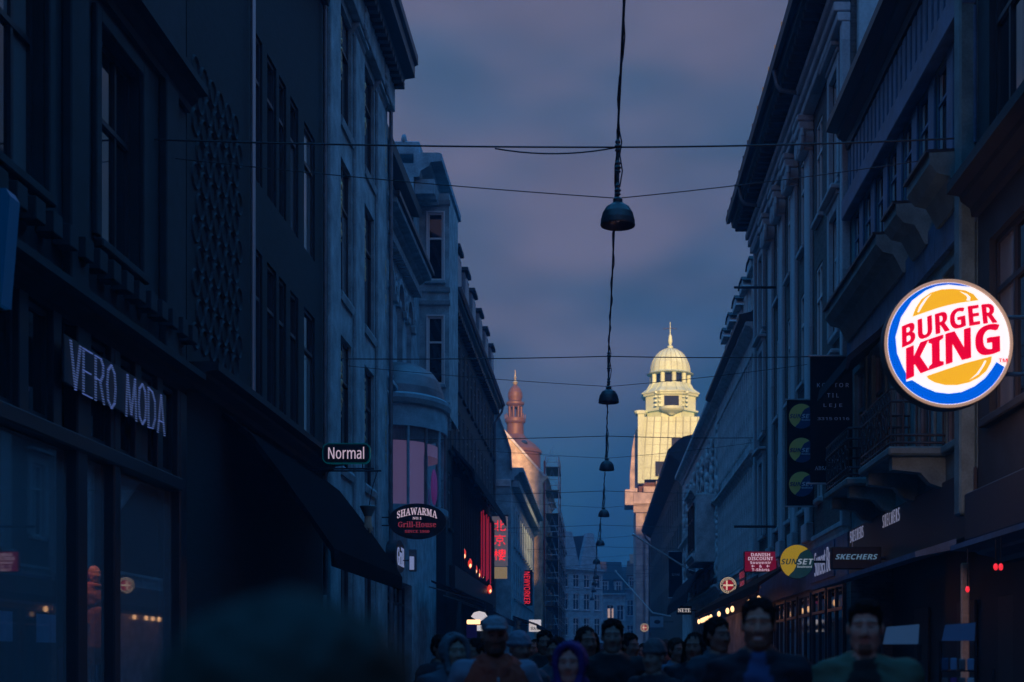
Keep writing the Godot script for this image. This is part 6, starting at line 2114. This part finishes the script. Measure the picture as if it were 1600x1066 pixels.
func people() -> void:
	var fm := StandardMaterial3D.new()
	fm.resource_name = "figure"
	fm.vertex_color_use_as_albedo = true
	fm.roughness = 0.8
	fm.metallic_specular = 0.3
	M.figure = fm
	var hm := StandardMaterial3D.new()
	hm.resource_name = "hair"
	hm.vertex_color_use_as_albedo = true
	hm.roughness = 0.9
	hm.metallic_specular = 0.2
	hm.heightmap_enabled = false
	M.hair = hm
	var K := func(px: float, d: float) -> Vector3: return Vector3((px - 935.0) * d / PXF, 0, -d)
	# the two men at the right
	var n := person("smiling bearded man in a dark jacket over blue sweater, walking on the right", K.call(1185, 7.5), -0.12, 1.80, {"skin": Color(0.38, 0.17, 0.125), "coat": Color(0.012, 0.014, 0.02), "inner": Color(0.03, 0.055, 0.14), "beard": 2, "smile": true, "open": 0.1}, "man", 1.05, 1.0, true, 0.5, 0.018, 0.004)
	hair_cap(n, Color(0.012, 0.01, 0.01), "short")
	bx(n, "chest_badge", M.white_paint, Vector3(0.085, 1.3, 0.135), Vector3(0.1, 1.33, 0.145), 0.003)
	n = person("young man in an open olive jacket over black top, rightmost in the street", K.call(1352, 7.4), -0.2, 1.78, {"skin": Color(0.44, 0.2, 0.155), "coat": Color(0.06, 0.095, 0.07), "inner": Color(0.012, 0.012, 0.015), "beard": 1, "open": 0.13}, "man2", 1.08, 1.06, false, -0.5, 0.018, 0.004)
	hair_cap(n, Color(0.012, 0.01, 0.01), "quiff")
	# man in cap and rust vest
	n = person("man in a grey cap and rust red padded vest walking left of centre", K.call(773, 9.4), 0.2, 1.77, {"skin": Color(0.2, 0.1, 0.08), "coat": Color(0.12, 0.15, 0.2), "inner": Color(0.05, 0.06, 0.08), "beard": 2}, "capman", 1.1, 1.0, false, 0.5, 0.02, 0.006)
	soft_part(n, "cap", "cap", func(bd: Body):
		var h := Vector3(0, 1.64, 0)
		bd.ell(h + Vector3(0, 0.068, -0.012), Vector3(0.088, 0.07, 0.106), 0, 0.02)
		bd.ell(h + Vector3(0, 0.05, 0.1), Vector3(0.075, 0.012, 0.07), 0, 0.02), Color(0.14, 0.17, 0.2), 0.008)
	soft_part(n, "padded_vest", "vest", func(bd: Body):
		bd.ell(Vector3(0, 1.25, 0.0), Vector3(0.255, 0.265, 0.185), 0, 0.05)
		bd.ell(Vector3(0, 1.03, 0.0), Vector3(0.24, 0.22, 0.19), 0, 0.05)
		for s in [-1.0, 1.0]:
			bd.cap(Vector3(s * 0.09, 1.47, -0.01), Vector3(s * 0.165, 1.41, -0.01), 0.045, 0.06, 0, 0.05)
			bd.cap(Vector3(s * 0.07, 1.5, 0.03), Vector3(s * 0.045, 1.42, 0.13), 0.03, 0.028, 0, 0.03), Color(0.24, 0.04, 0.025), 0.014)
	bx(n, "zip_pull", M.steel, Vector3(-0.008, 1.34, 0.178), Vector3(0.008, 1.37, 0.188), 0.002)
	# child in purple hood
	n = person("child in a bright purple hooded jacket in the middle of the crowd", K.call(890, 8.3), -0.1, 1.58, {"skin": Color(0.36, 0.18, 0.15), "coat": Color(0.02, 0.016, 0.1)}, "slim", 0.95, 0.95, true, 0.4, 0.022, 0.006)
	hair_cap(n, Color(0.02, 0.015, 0.012), "short")
	hood(n, Color(0.024, 0.016, 0.11))
	# the rest of the crowd: [px, depth, height, turn, label, look, head]
	var crowd := [
		[812, 11.2, 1.69, 0.55, "person in a pale knitted hat behind the man in the cap", {"coat": Color(0.05, 0.06, 0.08)}, "beanie", Color(0.13, 0.16, 0.21)],
		[711, 10.2, 1.66, 0.4, "person in a pale grey hood at the left of the crowd", {"coat": Color(0.05, 0.07, 0.095), "skin": Color(0.25, 0.17, 0.14)}, "hood", Color(0.07, 0.095, 0.125)],
		[742, 12.5, 1.66, -0.7, "dark haired person half hidden behind the rust vest", {"coat": Color(0.02, 0.022, 0.03)}, "short", Color(0.01, 0.01, 0.01)],
		[851, 16.0, 1.80, 0.1, "dark haired man in black coat below the white square sign", {"coat": Color(0.015, 0.016, 0.02)}, "short", Color(0.01, 0.01, 0.01)],
		[869, 13.0, 1.68, -0.5, "person in light grey jacket between the cap man and the purple hood", {"coat": Color(0.07, 0.09, 0.12)}, "short", Color(0.02, 0.015, 0.012)],
		[917, 12.0, 1.76, 0.35, "woman with long dark hair behind the purple hood", {"coat": Color(0.05, 0.07, 0.1)}, "long", Color(0.012, 0.01, 0.01)],
		[957, 11.5, 1.80, 0.0, "tall man in a black coat at the centre of the crowd", {"coat": Color(0.012, 0.013, 0.018), "skin": Color(0.2, 0.14, 0.12)}, "short", Color(0.01, 0.01, 0.01)],
		[985, 15.0, 1.75, 0.8, "dark haired person in black right of the tall man", {"coat": Color(0.015, 0.016, 0.022)}, "short", Color(0.01, 0.01, 0.01)],
		[1022, 10.5, 1.62, -0.6, "person in a dark grey knitted hat right of the street's middle", {"coat": Color(0.02, 0.022, 0.03), "skin": Color(0.2, 0.14, 0.12)}, "beanie", Color(0.06, 0.065, 0.075)],
		[1058, 15.0, 1.70, 0.5, "person in a blue grey jacket under the small black letter sign", {"coat": Color(0.06, 0.1, 0.15)}, "short", Color(0.03, 0.025, 0.02)],
		[1085, 12.5, 1.72, -0.3, "dark haired person in dark clothes left of the smiling man", {"coat": Color(0.015, 0.017, 0.025)}, "long", Color(0.01, 0.01, 0.01)],
		[1122, 11.0, 1.80, 0.6, "dark haired man just behind the smiling man's shoulder", {"coat": Color(0.03, 0.04, 0.055)}, "short", Color(0.01, 0.01, 0.01)],
		[900, 22.0, 1.78, -0.2, "distant man in dark coat above the purple hood", {"coat": Color(0.02, 0.02, 0.03)}, "short", Color(0.02, 0.015, 0.01)],
		[940, 26.0, 1.76, 0.4, "distant walker in grey behind the tall man", {"coat": Color(0.06, 0.07, 0.08)}, "beanie", Color(0.05, 0.06, 0.09)],
		[1005, 24.0, 1.74, -0.5, "distant walker in dark blue under the flag roundels", {"coat": Color(0.02, 0.03, 0.06)}, "short", Color(0.02, 0.015, 0.01)],
		[1040, 20.0, 1.74, 0.3, "distant walker in black before the right shops", {"coat": Color(0.015, 0.015, 0.02)}, "beanie", Color(0.02, 0.02, 0.025)],
		[690, 14.0, 1.72, 0.7, "dark haired person in black at the left edge of the crowd", {"coat": Color(0.02, 0.022, 0.03)}, "short", Color(0.01, 0.01, 0.01)],
		[835, 19.0, 1.75, -0.4, "distant person in dark blue under the white square sign", {"coat": Color(0.02, 0.03, 0.05)}, "long", Color(0.02, 0.015, 0.01)],
	]
	for r in crowd:
		var k := "crowd_a" if int(r[0]) % 2 == 0 else "crowd_b"
		n = person(r[4], K.call(r[0], r[1]), r[3], r[2], r[5], k, 1.02 if k == "crowd_a" else 1.12, 1.0, true, 0.5 if k == "crowd_a" else -0.4, 0.03, 0.009)
		if r[6] == "beanie": beanie(n, r[7])
		elif r[6] == "hood":
			hair_cap(n, Color(0.02, 0.015, 0.012), "short")
			hood(n, r[7])
		else: hair_cap(n, r[7], r[6])
	# woolly hat close to the camera, seen from behind
	n = person("person in a dark teal woolly hat, very near and out of focus at lower left", K.call(455, 1.2), PI, 1.5, {"coat": Color(0.012, 0.016, 0.02), "trousers": Color(0.02, 0.02, 0.025)}, "near", 1.1, 1.0, true, 0.4, 0.022, 0.009)
	hair_cap(n, Color(0.01, 0.01, 0.01), "long")
	soft_part(n, "woolly_hat", "woolly", func(bd: Body):
		var h := Vector3(0, 1.64, 0)
		bd.ell(h + Vector3(0, 0.075, -0.01), Vector3(0.125, 0.1, 0.135), 0, 0.03)
		for t in 3:
			for k in 18:
				var a := TAU * k / 18
				var b := TAU * (k + 1) / 18
				var r := 0.118 + 0.006 * (t % 2)
				bd.cap(h + Vector3(cos(a) * r, 0.0 + 0.03 * t, sin(a) * r * 1.08 - 0.01), h + Vector3(cos(b) * r, 0.0 + 0.03 * t, sin(b) * r * 1.08 - 0.01), 0.02, 0.02, 0, 0.012)
		for i in 60:
			var a := 2.4 * i
			var e := 0.2 + 1.3 * (i / 60.0)
			bd.ell(h + Vector3(cos(a) * cos(e) * 0.122, 0.075 + sin(e) * 0.098, sin(a) * cos(e) * 0.132 - 0.01), Vector3.ONE * 0.014, 0, 0.012), Color(0.009, 0.028, 0.03), 0.008)
	props()

func props() -> void:
	# mannequin on a plinth in the fashion shop window
	var n := thing("mannequin", "bald shop mannequin in a rust coloured coat behind the left window", "mannequin", Vector3(-7.0, 0.46, -19.75), 0.9)
	bx(n, "plinth", M.dark_paint, Vector3(-0.3, 0, -0.35), Vector3(0.2, 0.58, 0.35), 0.02)
	var b := Node3D.new(); b.name = "figure"; n.add_child(b); b.position = Vector3(0, 0.58, 0)
	var bd := figure("mannequin", 1.05, 0.95, true, 0.1, 0.022, 0.008)
	var o := MeshInstance3D.new()
	o.name = "body"
	o.mesh = bd.mesh(func(g, _p): return [Color(0.55, 0.33, 0.25), Color(0.3, 0.14, 0.08), Color(0.05, 0.04, 0.04), Color(0.03, 0.03, 0.03)][g])
	o.material_override = M.figure
	b.add_child(o)
	soft_part(b, "coat_skirt", "coat_skirt", func(q: Body):
		q.cap(Vector3(0, 1.05, 0), Vector3(0, 0.62, 0), 0.19, 0.24, 0, 0.03), Color(0.3, 0.14, 0.08), 0.02)
	var sl := SpotLight3D.new()
	sl.name = "window_spot_light"
	add_child(sl)
	sl.look_at_from_position(Vector3(-6.95, 4.0, -19.2), Vector3(-7.0, 2.4, -19.75), Vector3.RIGHT)
	sl.light_color = Color(1.0, 0.62, 0.42)
	sl.light_energy = 0.6
	sl.spot_angle = 30.0
	sl.spot_range = 8.0
	sl.light_size = 0.06
	sl.shadow_enabled = true
	var sp := thing("ceiling_spotlight", "small ceiling spotlight over the mannequin in the left shop window", "spotlight", Vector3(-6.95, 4.06, -19.2))
	var f := MB.new()
	f.lathe([Vector2(0.05, -0.02), Vector2(0.06, 0.0), Vector2(0.06, 0.05), Vector2(0.0, 0.05)], 14)
	put(sp, "housing", f, M.black_metal)
	f = MB.new()
	f.ball(Vector3(0, -0.01, 0), Vector3(0.045, 0.015, 0.045), 10, 5)
	put(sp, "lit_lens", f, M.bulb_warm)
	# clothes rails inside the shop
	for i in 2:
		var z: float = [-15.4, -20.4][i]
		var r := thing("clothes_rail", ["clothes rail of blue garments in the leftmost shop window", "clothes rail with checked garments behind the right shop pane"][i], "clothes rail", Vector3(-7.3, 0.46, z))
		for s in [-0.7, 0.7]: pipe(r, M.steel, [Vector3(0, 0, s), Vector3(0, 1.35, s)], 0.018, "post")
		pipe(r, M.steel, [Vector3(0, 1.35, -0.75), Vector3(0, 1.35, 0.75)], 0.018, "rail")
		for k in 9:
			var g := MB.new()
			var zz := -0.6 + k * 0.15
			g.prism(PackedVector2Array([Vector2(-0.22, 0.45), Vector2(0.22, 0.45), Vector2(0.2, 1.0), Vector2(0.24, 1.15), Vector2(0.06, 1.27), Vector2(-0.06, 1.27), Vector2(-0.24, 1.15), Vector2(-0.2, 1.0)]), zz - 0.03, zz + 0.03, func(p, t): return Vector3(p.x, p.y, t))
			put(r, "garment", g, [M.cloth_blue, M.cloth_pale, M.cloth_navy][(k + i) % 3])
	# paper notices on the left pane
	for i in 2:
		var p := thing("window_poster", ["pale blue square poster in the leftmost shop window", "half hidden pale poster beside the square one in the shop window"][i], "poster", Vector3(-6.68, 1.7, [-15.9, -17.2][i]), PI / 2)
		bx(p, "sheet", M.poster_blue, Vector3(-0.3, 0, -0.004), Vector3(0.3, 0.34, 0.004), 0.0)
	# souvenir racks on the right
	var spots := [[1407, 11.5, 1.62, "souvenir rack with a white price card beside the olive jacket man"], [1497, 12.5, 1.66, "souvenir rack of blue packets with a pale header card"], [1578, 13.5, 1.4, "low souvenir rack of dark boxes at the right edge"], [1290, 13.0, 1.5, "souvenir rack half hidden between the two men"]]
	for i in spots.size():
		var r: Array = spots[i]
		n = thing("souvenir_rack", r[3], "display rack", Vector3((r[0] - 935.0) * r[1] / PXF, 0, -r[1]), -0.25, "souvenir racks on the right pavement")
		for s in [-1, 1]:
			for z in [-0.16, 0.16]: pipe(n, M.black_metal, [Vector3(s * 0.15, 0, z), Vector3(s * 0.15, r[2], z)], 0.012, "post")
		var rows := 9
		for j in rows:
			var y: float = 0.18 + j * (r[2] - 0.3) / rows
			bx(n, "shelf", M.black_metal, Vector3(-0.15, y, -0.16), Vector3(0.15, y + 0.012, 0.2), 0.0)
			for k in 4:
				var x := -0.145 + k * 0.072
				bx(n, "packet", [M.cloth_blue, M.pale_card, M.cloth_navy, M.poster_blue, M.purple_board, M.zinc][rng.randi() % 6], Vector3(x + 0.008, y + 0.013, 0.08), Vector3(x + 0.066, y + 0.1 + 0.02 * rng.randf(), 0.18 + 0.02 * rng.randf()), 0.006)
		if i < 2:
			slab(n, "header_card", M.white_card if i == 0 else M.poster_blue, [Vector2(-0.14, r[2]), Vector2(0.14, r[2]), Vector2(0.15, r[2] + 0.16), Vector2(-0.11, r[2] + 0.14)], -0.01, 0.0)

func prop_materials() -> void:
	mat("cloth_blue", 0.06, 0.11, 0.2, 0.9, "cloth", 4.0)
	mat("cloth_pale", 0.2, 0.24, 0.3, 0.9, "cloth", 4.0)
	mat("cloth_navy", 0.02, 0.03, 0.06, 0.9, "cloth", 4.0)
	mat("poster_blue", 0.16, 0.24, 0.38, 0.8)
	mat("white_card", 0.6, 0.6, 0.62, 0.8)
